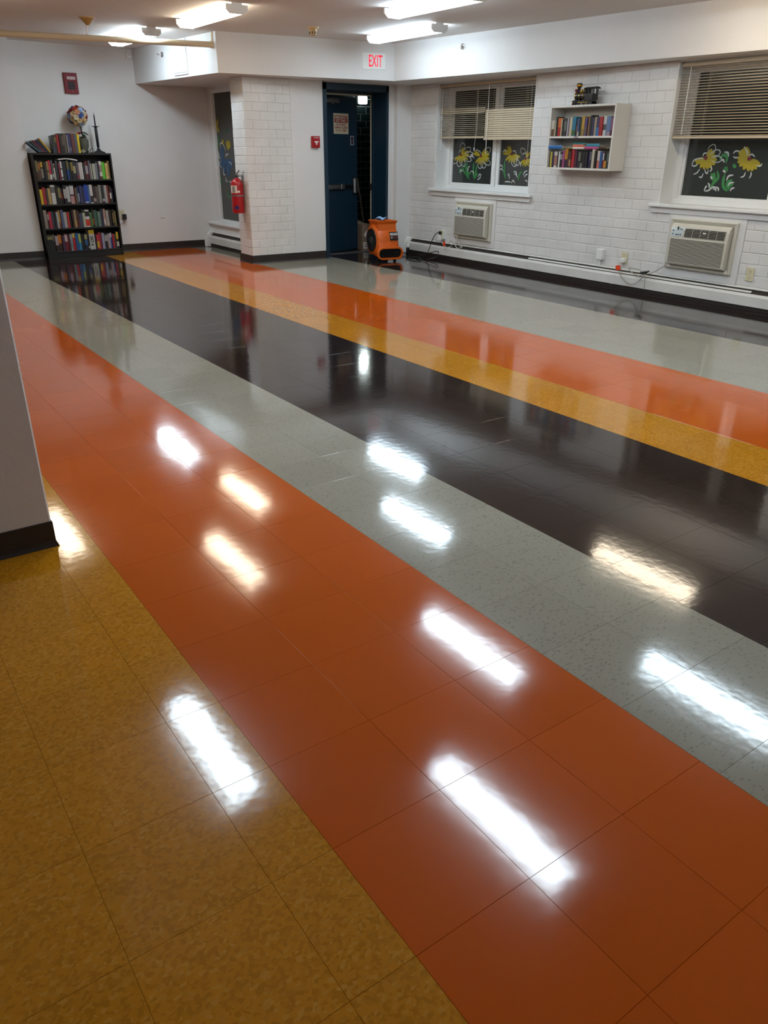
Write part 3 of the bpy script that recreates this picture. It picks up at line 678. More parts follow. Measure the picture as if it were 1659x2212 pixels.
el = thing('emergency_light', 'glowing square emergency light on the dark stairwell wall', 'light', (VX, 7.115, 2.12))
MB().cbox(0.0, 0.05, -0.085, 0.085, -0.062, 0.062, 0.008).build('lamp_housing', M_WHITEP, el)
MB().cbox(0.045, 0.075, -0.075, 0.075, -0.055, 0.055, 0.010).build('lamp_lens', emis('emergency_glow', (0.86, 1.0, 0.97), 24.0), el)
# carton holding the door open
cb = thing('cardboard_box', 'tall cardboard carton with a diamond hazard label holding the door open', 'box', (-8.72, 6.325, 0))
CB = mat('cardboard', '7a6552', 0.8, mottle=(20, 0.15))
MB().cbox(-0.12, 0.09, -0.082, 0.085, 0, 0.375, 0.004).build('carton_body', CB, cb)
MB().prism([(-0.082, 0.37), (0.085, 0.37), (0.085, 0.376), (-0.06, 0.44)], -0.12, -0.115, lambda a, b, e: (e, a, b)).build('carton_flap', CB, cb)
MB().prism([(0.012, 0.155), (0.075, 0.225), (0.012, 0.295), (-0.051, 0.225)], 0.0895, 0.0908, lambda a, b, e: (e, a, b)).build('hazard_label', mat('label_white', 'c9c4bc', 0.6), cb)
MB().prism([(0.012, 0.165), (0.066, 0.225), (0.012, 0.285)], 0.0905, 0.0914, lambda a, b, e: (e, a, b)).build('hazard_print', M_BLACK, cb)
MB().box(0.0895, 0.0906, -0.055, 0.078, 0.02, 0.115).build('address_label', mat('label_white', 'c9c4bc', 0.6), cb)
for z in (0.045, 0.075): MB().box(0.0905, 0.0912, -0.035, 0.06, z, z+0.012).build('label_print', M_BLACK, cb)
ws = thing('wooden_stick', 'long thin wooden stick leaning behind the carton', 'stick', (-9.05, 6.62, 0.0))
MB().tube([(0, 0, 0.003), (-0.12, -0.10, 1.0)], [0.013, 0.012], 8).build('shaft', mat('stick_wood', '5a4434', 0.7), ws)
MB().lathe([(0.014, 0.0), (0.016, 0.01), (0.014, 0.03)], (-0.002, -0.001, 0), seg=8).build('ferrule', M_BLACK, ws)

# ------------------------------------------------------------------ ceiling lights
LN, LWid = 1.24, 0.21
lens_mesh = {}
OFFSCREEN = {(-5.10, 2.25): 'pipe_row', (-2.60, 0.88): 'column', (-2.47, 3.30): 'mid_room', (-0.90, 2.16): 'orange_stripe', (-0.85, 4.43): 'dark_stripe',
             (-6.75, 0.90): 'behind_column', (1.60, 3.38): 'end_wall', (1.55, 5.70): 'end_wall_window'}   # outside the picture; the first six show as reflections in the floor, the last two continue their rows
def fixture(x, y, kind, label):
    off = OFFSCREEN.get((x, y))
    t = thing('ceiling_light_%s_offscreen' % off if off else 'ceiling_light', label, 'light', (x, y, ZC), 0, 'long ceiling lights')
    hm = lens_mesh.get('h')
    if not hm:
        hm = MB().cbox(-LN/2, LN/2, -0.055, 0.055, -0.028, 0.004, 0.003).mesh('housing', M_WHITEP); lens_mesh['h'] = hm
        prof = [(-LWid/2, -0.022), (-LWid/2, -0.052), (-LWid/2+0.035, -0.083), (LWid/2-0.035, -0.083), (LWid/2, -0.052), (LWid/2, -0.022)]
        for kk, colr in (('cool', COOL), ('warm', WARM), ('bright', COOL)):
            lens_mesh[kk] = MB().prism(prof, -LN/2+0.016, LN/2-0.016, lambda a, b, e: (e, a, b)).mesh('lens', emis('lamp_'+kk, colr, {'cool': LAMP_COOL, 'warm': LAMP_WARM, 'bright': LAMP_BRIGHT}[kk]))
        cp = [(-LWid/2-0.004, -0.012), (-LWid/2-0.004, -0.055), (-LWid/2+0.032, -0.088), (LWid/2-0.032, -0.088), (LWid/2+0.004, -0.055), (LWid/2+0.004, -0.012)]
        lens_mesh['cap'] = MB().prism(cp, -0.009, 0.009, lambda a, b, e: (e, a, b)).mesh('end_cap', M_WHITEP)
    obj('housing', lens_mesh['h'], t); obj('lens_%s_offscreen' % off if off else 'lens', lens_mesh[kind], t)
    obj('end_cap', lens_mesh['cap'], t, loc=(-LN/2+0.008, 0, 0)); obj('end_cap', lens_mesh['cap'], t, loc=(LN/2-0.008, 0, 0))
    return t
for x, y, k, lb in ((-4.76, 4.45, 'cool', 'cool white ceiling light second nearest the exit sign'), (-6.45, 5.39, 'cool', 'cool white ceiling light beside the exit sign'),
                    (-6.66, 3.13, 'warm', 'warm white ceiling light near the end of the cream pipe'), (-8.70, 3.05, 'bright', 'cool white ceiling light behind the cream pipe by the bookcase'),
                    (-2.45, 5.66, 'warm', 'warm white ceiling light close to the window soffit'), (-5.10, 2.25, 'warm', 'warm white ceiling light one row in from the pipe'),
                    (-2.60, 0.88, 'cool', 'cool white ceiling light above the scuffed column'), (-2.47, 3.30, 'cool', 'cool white ceiling light in the middle of the room'),
                    (-0.90, 2.16, 'cool', 'cool white ceiling light over the orange stripe'), (-0.85, 4.43, 'cool', 'cool white ceiling light over the wide dark stripe'),
                    (-6.75, 0.90, 'warm', 'warm white ceiling light behind the column'),
                    (1.60, 3.38, 'cool', 'cool white ceiling light nearest the end wall, centre'), (1.55, 5.70, 'warm', 'warm white ceiling light nearest the end wall by the windows')):
    fixture(x, y, k, lb)

# ------------------------------------------------------------------ books
def ordinal(n): return '%d%s' % (n, 'th' if 10 <= n % 100 <= 20 else {1: 'st', 2: 'nd', 3: 'rd'}.get(n % 10, 'th'))
def colour_name(h):
    r, g, b = [int(h[i:i+2], 16) for i in (0, 2, 4)]; mx, mn = max(r, g, b), min(r, g, b); s = (mx-mn)/max(mx, 1)
    if mx < 55: return 'black' if s < 0.45 else ('dark navy' if b == mx else 'black brown')
    if s < 0.16: return 'white' if mx > 200 else 'light grey' if mx > 150 else 'grey' if mx > 85 else 'dark grey'
    import colorsys
    hue = colorsys.rgb_to_hsv(r/255, g/255, b/255)[0]*360
    if hue < 15 or hue >= 345: n = 'red' if mx > 130 else 'maroon'; n = 'pale pink' if s < 0.35 and mx > 150 else n
    elif hue < 40: n = 'orange' if s > 0.6 and mx > 170 else ('cream' if mx > 190 else 'tan' if mx > 140 else 'brown')
    elif hue < 68: n = 'yellow' if s > 0.6 and mx > 180 else ('cream' if mx > 190 else 'olive')
    elif hue < 165: n = 'green' if s > 0.3 else 'sage green'; n = 'lime green' if s > 0.6 and mx > 170 else n
    elif hue < 200: n = 'teal'
    elif hue < 255: n = 'blue' if s > 0.5 and mx > 110 else ('navy' if mx < 110 else 'blue grey')
    else: n = 'purple' if hue < 320 else 'pink'
    return n
def dim(h): return ''.join('%02x' % int(int(h[i:i+2], 16)*0.84) for i in (0, 2, 4))
def book_mesh(w, h, d, cover, bands=()):
    """standing book: local x = depth back from the spine (0..d), y = thickness (0..w), z = height. bands: (z0, z1, hex) on the spine"""
    mb = MB(); mats = [C(dim(cover), 0.45), M_PAGES]; b = min(0.004, w*0.22)
    cuts = sorted({0.0, 1.0, *[q for a in bands for q in a[:2]]})
    t = 0.0025
    # boards and spine as a U-shaped cover, pages set in
    mb.box(b, d, 0, t, 0, h); mb.box(b, d, w-t, w, 0, h); mb.box(b, d-0.004, t, w-t, 0.003, h-0.004, 1)
    prof = [(b+0.001, 0), (0.0012, b*0.6), (0.0, w*0.3), (0.0, w*0.7), (0.0012, w-b*0.6), (b+0.001, w)]
    for z0, z1 in zip(cuts[:-1], cuts[1:]):
        mi = 0
        for q0, q1, hx in bands:
            if q0 <= z0+1e-6 and z1 <= q1+1e-6:
                mm = C(dim(hx), 0.45)
                if mm not in mats: mats.append(mm)
                mi = mats.index(mm)
        mb.prism(prof, z0*h, z1*h, lambda a, c, e: (a, c, e), mi)
    return mb.mesh('book', mats)
BOOK_BANDS = {}
def place_row(rows, start, base, along, into, label_tail, group, gap=0.0012, depth=0.15, lean0=0.0, recess=0.03, vs=1.0, end=None):
    """rows: [(thickness mm, height mm, cover hex, bands)], along = unit dir of the row, into = unit dir into the shelf"""
    tot = sum(r[0] for r in rows)/1000.0+gap*len(rows)
    k = 1.0
    if end is not None: k = (end-gap*len(rows))/(tot-gap*len(rows))
    pos = 0.0; along = Vector(along); into = Vector(into)
    for i, r in enumerate(rows):
        w, h = r[0]/1000*k, r[1]/1000*vs; bands = r[3] if len(r) > 3 else ()
        d = depth*random.uniform(0.92, 1.06)
        o = obj('book', book_mesh(w, h, d, r[2], bands)); rc = recess*random.uniform(0.6, 1.3)
        org = Vector(start)+along*pos+into*rc; org.z = base
        o.matrix_world = Matrix((into, along, Vector((0, 0, 1)))).transposed().to_4x4() @ Matrix.Identity(4)
        o.location = org
        cn = colour_name(r[2])
        if bands: cn += ' and '+colour_name(bands[0][2]) if colour_name(bands[0][2]) != cn else ''
        tag(o, '%s book, %s from the %s' % (cn, ordinal(i+1), label_tail), 'book', group)
        pos += w+gap
    return pos
FY_ = (0, 1, 0); INX = (-1, 0, 0)
S1 = [(28, 235, '7d7648', [(0, .42, '4a2a22')]), (30, 225, '5a3a22', [(.55, .9, 'b0622a')]), (34, 228, '1a1614', [(.68, .95, 'c79a1e'), (.1, .6, '8f8b80')]), (30, 215, '23201e'), (28, 225, '9c8555', [(.42, .5, '2a211a')]), (28, 236, 'c22238', [(.02, .28, 'e6e2e0')]),
      (26, 240, '545258', [(.12, .3, 'b9b5b5')]), (18, 195, 'ded6c2', [(.75, .95, '7a4a30')]), (30, 234, '393c48'), (26, 205, '771c2b'), (22, 226, 'e8e4e0', [(.55, .62, '1a1818'), (.05, .15, '2a2626')]), (48, 224, '161d26'), (26, 230, '24468c', [(.55, 1, '77743a')]),
      (24, 216, '121518'), (26, 215, '15120f', [(.5, 1, '8f7f2e')]), (34, 222, '34343a', [(.35, .75, 'b7a97c')]), (30, 214, '59525f', [(.05, .25, '8e2b3c')]), (24, 210, 'd6c6be'), (24, 212, 'dfdbd6'), (30, 206, '1d1716'), (36, 225, '6b2024', [(.3, .75, 'b8a9ac')]), (26, 234, '6a616a'),
      (18, 196, 'd0c8ae'), (36, 194, 'b7b8a6'), (26, 206, '80808a'), (20, 200, '151313'), (34, 226, 'e0d6ce', [(.0, .16, '5e2c22'), (.4, .8, '9d7f78')]), (40, 216, '62c62e'), (30, 202, 'e6cb86', [(.2, .8, 'ddb469')]), (24, 230, '8b7440')]
S2 = [(32, 190, 'e6bd12'), (34, 212, 'bd2436', [(.3, .7, 'a81a2c')]), (26, 202, '48443a'), (34, 202, 'c8a763'), (50, 240, 'd7d3cb', [(.6, .9, '6c6a66')]), (30, 236, '12110f', [(.0, .98, '1b1a18')]), (34, 226, '141210', [(.35, .9, '8f8450')]), (26, 200, '1a1012', [(.3, .7, '8a2a1c')]),
      (40, 236, '10131e', [(.3, .8, 'b8b4b0')]), (38, 236, '0f121c', [(.1, .92, 'c4c0bc')]), (50, 238, '232634', [(.5, .95, 'd0c9c9'), (.0, .42, 'c48f8d')]), (12, 210, '6e1420'), (24, 200, '69694e'), (26, 220, '232f60', [(.1, .6, '9aa0b4')]), (34, 226, '3b3f68'), (24, 212, '33375a'),
      (40, 236, '1b45b2', [(.03, .1, 'c9d2e6')]), (24, 230, '4a6c9c'), (36, 236, 'e0dcd6', [(.05, .4, '3b3432')]), (34, 216, '3a2e2a', [(.1, .3, 'b79f9c')]), (38, 214, '5c5048'), (34, 230, '97938a'), (28, 230, '2e323b', [(.1, .24, 'c9b9bb')]), (34, 226, 'b6b2ae'), (28, 226, '7b2c20'), (24, 216, '31231e', [(.25, .6, 'dccfc4')]), (20, 190, '20203a')]
S3 = [(38, 236, '9a8f7e'), (20, 206, '5a1820', [(.55, .9, 'b8a6a4')]), (30, 212, 'cc2c46'), (30, 216, '383c47'), (24, 200, '17161a'), (26, 210, 'afb0b4'), (26, 226, 'c79636', [(.0, .3, '8a4a2c')]), (34, 232, '5a638a'), (40, 202, 'b8b3ad'), (24, 202, 'd43624'), (30, 212, '141313'), (24, 232, '2a1d18'),
      (34, 226, 'a78a64', [(.1, .4, 'b99a58')]), (34, 216, '40261f', [(.0, .5, '5c1f22')]), (36, 176, '474f69'), (32, 186, 'c0c4a6'), (54, 222, 'e2deda', [(.62, .92, '191717'), (.06, .45, 'd8371f')]), (30, 192, '477a40'), (26, 222, '1c1713', [(.1, .5, '8c5426')]), (40, 212, '456757'), (40, 196, '6a8674'),
      (36, 222, '282f49'), (30, 226, 'bf9883', [(.1, .4, 'e0c9bf')]), (34, 206, 'b0aba6', [(.0, .28, 'c9b79c')]), (40, 212, '2c251d'), (30, 216, '2a2118', [(.2, .8, '7a6238')]), (20, 196, '8b8448')]
S4 = [(70, 216, '151412', [(.72, .93, '8b8148')]), (20, 222, '8c8680', [(.0, .6, '2a2624')]), (40, 202, '2e211f', [(.4, 1, 'bfa0a2')]), (44, 212, '3a221a', [(.48, 1, 'df7f22')]), (34, 206, '4c2f4c'), (38, 222, '781622', [(.55, .95, 'd4bcbb')]), (24, 202, '5f1822'), (34, 216, '98a0a8', [(.1, .7, '7f8890')]), (34, 226, 'be1a22', [(.75, 1, 'd6bb52')]),
      (40, 226, '185a98'), (30, 222, '3791c2', [(.45, .95, 'b9bf52')]), (44, 200, '0e0f14'), (40, 212, '1b2338', [(.65, .95, 'a89f6a'), (.3, .6, '2d6096')]), (24, 190, '131212', [(.1, .25, 'b8b4ae')]), (74, 258, 'd6d2ca', [(.80, 1, 'e8c812')]), (14, 190, '1b2542'), (34, 192, 'cd293a', [(.1, .55, 'e2b21c')]), (34, 216, 'a52a48'),
      (34, 212, '9fa0ba'), (40, 202, '1d1b1c', [(.5, .9, 'a8a6a4')]), (38, 196, 'b0a0a3'), (24, 206, '3456a2', [(.7, 1, 'c6ccda')]), (28, 192, 'b62537'), (26, 192, '3a3c2c'), (34, 216, '1a1816', [(.55, 1, 'd6ad1c'), (.1, .4, 'd8d4ce')])]

# ------------------------------------------------------------------ black bookcase
BX0, BX1, BY0, BY1, BT = -10.30, -9.985, 1.965, 3.005, 1.33
bc = thing('bookcase', 'black wooden bookcase crammed with books against the white wall', 'bookcase', (BX0, BY0, 0))
D_, Wd_ = BX1-BX0, BY1-BY0
MB().cbox(0, D_, 0, 0.022, 0, BT, 0.002).build('side_panel', M_BOOKCASE, bc)
MB().cbox(0, D_, Wd_-0.022, Wd_, 0, BT, 0.002).build('side_panel', M_BOOKCASE, bc)
MB().cbox(0, D_, 0.022, Wd_-0.022, BT-0.022, BT, 0.002).build('top_board', M_BOOKCASE, bc)
MB().box(0, 0.006, 0.02, Wd_-0.02, 0.05, BT-0.01).build('back_panel', M_BOOKCASE, bc)
SZ = [0.095, 0.395, 0.700, 1.005]
for z in SZ: MB().cbox(0.006, D_-0.006, 0.022, Wd_-0.022, z-0.02, z, 0.002).build('shelf', M_BOOKCASE, bc)
MB().cbox(D_-0.03, D_-0.015, 0.022, Wd_-0.022, 0, 0.075, 0.002).build('toe_kick', M_BOOKCASE, bc)
for rows, z, nm in ((S1, SZ[3], 'top shelf'), (S2, SZ[2], 'second shelf'), (S3, SZ[1], 'third shelf'), (S4, SZ[0], 'bottom shelf')):
    place_row(rows, (BX1, BY0+0.030, z), z+0.0005, FY_, INX, 'pilaster end, %s of black bookcase' % nm, 'books in the black bookcase, '+nm, depth=0.16, recess=0.035, end=0.975)
# lettering on the thick white and yellow book
SAT_Y = None
for o in bpy.data.objects:
    if o.name.startswith('book') and o.get('label', '').startswith('light grey and yellow book, 15th') or (o.type == 'MESH' and o.get('label', '').startswith('white and yellow book, 15th')):
        o['label'] = 'thick white and yellow SAT study book on bottom shelf of black bookcase'
        sp_ = o.location; ysz = max(v.co.y for v in o.data.vertices)
        text(o, 'SAT', (-0.0008, 0.016, 0.175), (0, 0, -1), (0, 1, 0), 0.085, ysz*0.55, M_BLACK, bold=0.03, depth=-0.0006)
        text(o, '6', (-0.0008, 0.020, 0.078), (0, 0, -1), (0, 1, 0), 0.03, ysz*0.45, M_BLACK, bold=0.03, depth=-0.0006)
pm = MB()
n = 9
for k in range(n):
    a, b = k/n, (k+1)/n; zf = lambda t: 0.018*math.sin(math.pi*t)*0.8-0.012*t
    pm.add([(0, 0.25*a, zf(a)), (0.17, 0.25*a, zf(a)), (0.17, 0.25*b, zf(b)), (0, 0.25*b, zf(b)), (0, 0.25*a, zf(a)+0.012), (0.17, 0.25*a, zf(a)+0.012), (0.17, 0.25*b, zf(b)+0.012), (0, 0.25*b, zf(b)+0.012)], [(0, 1, 2, 3), (4, 5, 6, 7), (1, 2, 6, 5), (0, 3, 7, 4), (0, 1, 5, 4), (2, 3, 7, 6)])
bk = pm.build('magazine', mat('magazine_white', 'd8d6d2', 0.5)); bk.location = (BX1-0.20, BY0+0.335, SZ[3]+0.242); tag(bk, 'white magazine lying flat on the books of the top shelf', 'magazine')

# books on top: a leaning bunch and an upright bunch
zt = BT+0.001
lean = [(20, 190, '44606e', 50), (19, 188, '45454e', 46), (18, 190, '84303a', 43), (16, 185, '2a2c56', 40), (15, 188, '1c1c2c', 38), (23, 200, 'c79c1c', 36)]
yy = BY0+0.122
for i, (w, h, cx, a) in enumerate(lean):
    o = obj('book', book_mesh(w/1000, h/1000, 0.15, cx)); an = math.radians(a)
    # rotated about the depth axis so the top leans toward the pilaster
    up_ = Vector((0, -math.sin(an), math.cos(an))); al_ = Vector((0, math.cos(an), math.sin(an)))
    o.matrix_world = Matrix((Vector(INX), al_, up_)).transposed().to_4x4()
    o.location = (BX1-0.035-0.004*i, yy, zt); yy += (w/1000)/math.cos(an)+0.0015
    tag(o, '%s book, %s in the leaning bunch on top of black bookcase' % (colour_name(cx), ordinal(i+1)), 'book', 'leaning books on the bookcase top')
UPR = [(30, 205, '36382f', [(0, .3, '3a4a66')]), (30, 215, '2a2c26', [(.6, .9, '7a6a34')]), (36, 222, 'ad1e27'), (32, 234, '2a211c'), (30, 230, '241d1a', [(.4, .9, '6a5a48')]), (34, 236, '695a4d'), (16, 220, 'a8a29c'), (44, 238, '343060', [(.1, .3, '6a6474')]), (46, 236, '69302a'), (38, 226, '5a5a62'), (32, 234, 'e6c514')]
place_row(UPR, (BX1-0.01, 2.262, zt), zt, FY_, INX, 'leaning bunch, atop black bookcase', 'upright books on the bookcase top', depth=0.16, recess=0.03, end=0.358)

# candlestick
cs = thing('candlestick', 'tall black metal candlestick with a spike on the black bookcase', 'candlestick', (-10.12, 2.885, BT))
IR = mat('wrought_iron', '14161c', 0.4)
MB().prism([(-0.075, 0), (0.075, 0), (0.07, 0.014), (0.03, 0.03), (0.016, 0.05), (-0.016, 0.05), (-0.03, 0.03), (-0.07, 0.014)], -0.05, 0.05, lambda a, b, e: (e*(1.0 if b < 0.02 else 0.5), a, b)).build('foot', IR, cs)
MB().lathe([(0.014, 0.045), (0.02, 0.055), (0.012, 0.07), (0.019, 0.08), (0.019, 0.30), (0.014, 0.31), (0.022, 0.318), (0.012, 0.325)], seg=14).build('shaft', IR, cs, smooth=True)
MB().lathe([(0.01, 0.322), (0.046, 0.326), (0.050, 0.330), (0.046, 0.334), (0.008, 0.333)], seg=18).build('drip_dish', IR, cs)
MB().lathe([(0.010, 0.33), (0.008, 0.46), (0.003, 0.475), (0.0018, 0.50)], seg=10).build('spike', IR, cs)

# flower-ball topiary
tp = thing('flower_topiary', 'ball of red, cream and blue flowers on a potted stem atop the bookcase', 'flower arrangement', (-10.15, 2.705, BT))
GP = mat('grey_green_pot', '4a4c40', 0.7, bump=(60, 0.003))
MB().lathe([(0.040, 0.0), (0.050, 0.01), (0.055, 0.05), (0.064, 0.09), (0.066, 0.15), (0.060, 0.17), (0.045, 0.19), (0.05, 0.20), (0.03, 0.205)], seg=18).build('pot', GP, tp, smooth=True)
MB().tube([(0, 0, 0.19), (0.005, -0.008, 0.28), (0, -0.02, 0.36)], 0.009, 8).build('stem', mat('dark_stem', '1e1612', 0.8), tp)
fc = ['8c1420', 'd9c39a', 'cdb389', '7a0f1c', '3c5aa0', 'c98f6c', 'b4412e', 'd6cbb0', '9db6d6', 'a31c28']
ctr = Vector((0, -0.03, 0.45)); MB().ball(ctr, 0.113, seg=16).build('flower_core', mat('core_tan', '8c6f4c', 0.9), tp, smooth=True)
def blossom(parent, c, nrm, r, hexc):
    c, nrm = Vector(c), Vector(nrm).normalized(); a = nrm.cross(Vector((0.3, 0.2, 0.9))).normalized(); b = nrm.cross(a); mb = MB()
    for layer, (rr, hh, np_) in enumerate(((r, 0.3, 6), (r*0.7, 0.6, 5), (r*0.38, 0.85, 4))):
        for k in range(np_):
            t = 2*math.pi*(k+0.5*layer)/np_+random.uniform(-.2, .2); d = a*math.cos(t)+b*math.sin(t); e = a*-math.sin(t)+b*math.cos(t)
            p0 = c+nrm*r*0.05; p1 = c+d*rr*0.55+e*rr*0.42+nrm*r*hh*0.55; p2 = c+d*rr+nrm*r*hh*random.uniform(.5, 1); p3 = c+d*rr*0.55-e*rr*0.42+nrm*r*hh*0.55
            mb.add([p0, p1, p2, p3], [(0, 1, 2, 3)])
    return mb.build('blossom', C(hexc, 0.8), parent)
for k in range(46):
    z = 1-2*(k+0.5)/46; r = math.sqrt(1-z*z); t = k*2.39996
    nrm = Vector((r*math.cos(t), r*math.sin(t), z))
    hx = fc[(k*7+k//3) % len(fc)]
    if z < -0.15 and random.random() < 0.7: hx = random.choice(['d9c39a', 'cdb389', 'd6cbb0'])
    blossom(tp, ctr+nrm*0.108, nrm, 0.042, hx)
for dx, dy, dz, hx in ((0.03, -0.05, 0.235, '8c1420'), (0.03, 0.02, 0.24, '2f4a38'), (0.02, 0.05, 0.225, '33402c'), (-0.03, 0.0, 0.24, '2f4a38'), (0.05, 0.0, 0.21, '33402c'), (0.06, 0.05, 0.03, 'b9b5a6'), (0.07, -0.04, 0.02, '8d8a78')):
    blossom(tp, (dx, dy, dz), (dx, dy*0.5, 0.08), 0.035, hx)
MB().cbox(0.05, 0.08, 0.045, 0.09, 0.0, 0.055, 0.01).build('silver_bow', M_STEEL, tp)

# ------------------------------------------------------------------ white wall shelf
WX0, WX1, WY0, WZ0, WZ1 = -5.135, -4.215, 6.45, 1.215, 1.855
ws_ = thing('wall_shelf', 'white two-tier bookshelf hung on the brick wall between the windows', 'shelf', (WX0, WY0, WZ0))
SWW, SD, SH = WX1-WX0, YW-WY0, WZ1-WZ0
MB().cbox(0, 0.02, 0, SD, 0, SH, 0.002).build('side_panel', M_SHELFW, ws_)
MB().cbox(SWW-0.02, SWW, 0, SD, 0, SH, 0.002).build('side_panel', M_SHELFW, ws_)
MB().cbox(0.02, SWW-0.02, 0, SD, SH-0.02, SH, 0.002).build('top_board', M_SHELFW, ws_)
MB().cbox(0.02, SWW-0.02, 0, SD, 0, 0.022, 0.002).build('bottom_board', M_SHELFW, ws_)
MB().cbox(0.02, SWW-0.02, 0, SD, 0.318, 0.338, 0.002).build('middle_board', M_SHELFW, ws_)
MB().box(0.02, SWW-0.02, SD-0.006, SD, 0.02, SH-0.02).build('back_panel', M_SHELFW, ws_)
MB().box(0.385, 0.445, -0.0012, 0.0, 0.320, 0.336).build('shelf_label', mat('shelf_label_mauve', '9a7f86', 0.6), ws_)
U = [(37, 160, 'ddd5c6', [(0, .45, '6e4e2a')]), (16, 160, 'd8cba8'), (24, 195, '15201c'), (41, 182, 'dc6c24', [(0, .5, 'b32a1c')]), (18, 176, 'd6c3a0'), (28, 172, '14120f'), (33, 178, '2e2f2e', [(.3, .85, '6b6f68')]), (23, 174, 'c6bfca'), (20, 172, '7d6a78'), (33, 176, 'd6c6a2'), (45, 190, '237f9a', [(.05, .3, '46602c')]), (25, 165, '3a1a20', [(.3, .6, '8a4a4c')]), (23, 172, '3f5f86', [(0, .25, 'c4bdaa')]),
     (29, 185, '34321f'), (37, 190, 'c99b32', [(0, .35, '9b7f3a')]), (33, 176, '55447a', [(.1, .5, '6b5a58')]), (25, 178, '8b6848'), (25, 200, '100f12'), (33, 178, '2f2b52'), (29, 182, 'ae9a7c'), (37, 180, '3c3058', [(0, .45, '2f76b4')]), (41, 182, 'ad1d1f'), (37, 182, 'd8d8d6', [(.3, .6, '55585c')]), (21, 184, '7f99bb'), (37, 184, '6685b0', [(0, .2, 'b38f98')]), (33, 184, '4a2030', [(.3, .9, '8c5a72')])]
Lw = [(20, 150, '33362a'), (25, 158, 'c8b648'), (16, 156, '2a2a5a'), (48, 162, 'dfd7cc', [(.1, .75, 'a8746a')]), (16, 158, '15110f'), (29, 164, 'e6e2de'), (33, 160, '1a1a1c', [(.5, .85, '9a9a9c')]), (25, 172, 'b44f88'), (41, 188, 'c7861c', [(0, .45, '3a2438')]), (25, 166, '42304e'), (25, 164, '4a3018', [(.1, .5, 'c08a4c')]), (37, 182, 'bd2637'), (33, 176, '51202c'), (23, 172, '201f40'), (29, 174, '2c2c22', [(.4, .9, '7d7a62')]), (29, 170, '131214', [(0, .3, '8d8a88')]), (33, 168, '201e20'),
      (29, 166, '26222c'), (29, 166, '2b2a58'), (25, 164, '6b6a70', [(0, .5, '2b2a38')]), (33, 188, 'd8ccb8'), (25, 172, '161512'), (37, 172, 'e2d2cc', [(0, .45, 'dc7f70')]), (33, 168, '24588f'), (21, 166, '7e1a22', [(.5, .9, 'c3bfbe')]), (33, 170, '14110f', [(.05, .45, 'd08a28')]), (37, 172, '25332c', [(.4, .9, '5f6c66')])]
AX, INY = (1, 0, 0), (0, 1, 0)
def place_row_x(rows, start, base, tail, group, end, depth=0.11, recess=0.02):
    tot = sum(r[0] for r in rows)/1000; g = 0.001; k = (end-g*len(rows))/tot; pos = 0
    for i, r in enumerate(rows):
        w, h = r[0]/1000*k, r[1]/1000; bands = r[3] if len(r) > 3 else ()
        me = book_mesh(w, h, depth*random.uniform(.92, 1.05), r[2], bands); o = obj('book', me)
        # local x (depth) -> +y, local y (thickness) -> +x  (mirrored so keep proper handedness by reversing thickness)
        for v in me.vertices: v.co = Vector((w-v.co.y, v.co.x, v.co.z)) if False else Vector((v.co.y, v.co.x, v.co.z))
        me.flip_normals()
        o.location = (start[0]+pos, start[1]+recess*random.uniform(.5, 1.4), base)
        cn = colour_name(r[2])
        if bands and colour_name(bands[0][2]) != cn: cn += ' and '+colour_name(bands[0][2])
        tag(o, '%s paperback, %s from the door end, %s of wall shelf' % (cn, ordinal(i+1), tail), 'book', group); pos += w+g
place_row_x(U, (WX0+0.022, WY0, 0), WZ0+0.3385, 'upper tier', 'paperbacks on the upper tier of the wall shelf', SWW-0.046)
place_row_x(Lw, (WX0+0.022, WY0, 0), WZ0+0.0225, 'lower tier', 'paperbacks on the lower tier of the wall shelf', SWW-0.046)
# books lying flat on the lower row
flat = [(0.00, 0.20, 0.035, '1f5f9e', -0.012, 0.0, 'blue'), (0.205, 0.13, 0.022, '7a6a4a', 0.02, 0.0, 'olive brown'), (0.34, 0.16, 0.018, 'ded4cc', 0.012, 0.0, 'white'), (0.34, 0.15, 0.024, 'c4553c', 0.012, 0.0185, 'pink and red'), (0.51, 0.18, 0.022, 'b8407c', 0.012, 0.0, 'magenta'), (0.695, 0.10, 0.030, '4a3424', 0.03, 0.0, 'dark brown'), (0.31, 0.17, 0.020, '2c7474', 0.05, 0.0435, 'dark teal'), (0.50, 0.18, 0.028, '2f8494', 0.05, 0.0235, 'bright teal')]
zfl = WZ0+0.0225+0.190
for fx, L_, tk, hx, rc, dz, cn in flat:
    mb = MB().box(0, L_, 0.003, 0.105, 0, 0.0022).box(0, L_, 0.003, 0.105, tk-0.0022, tk).box(0.004, L_-0.004, 0.004, 0.10, 0.0022, tk-0.0022, 1).prism([(0.003, 0), (0, tk*0.25), (0, tk*0.75), (0.003, tk)], 0, L_, lambda a, b, e: (e, a, b))
    o = mb.build('book', [C(hx, 0.45), M_PAGES]); o.location = (WX0+0.03+fx, WY0+rc, zfl+dz)
    tag(o, '%s paperback lying flat on the lower row of white wall shelf' % cn, 'book', 'books lying flat in the wall shelf')

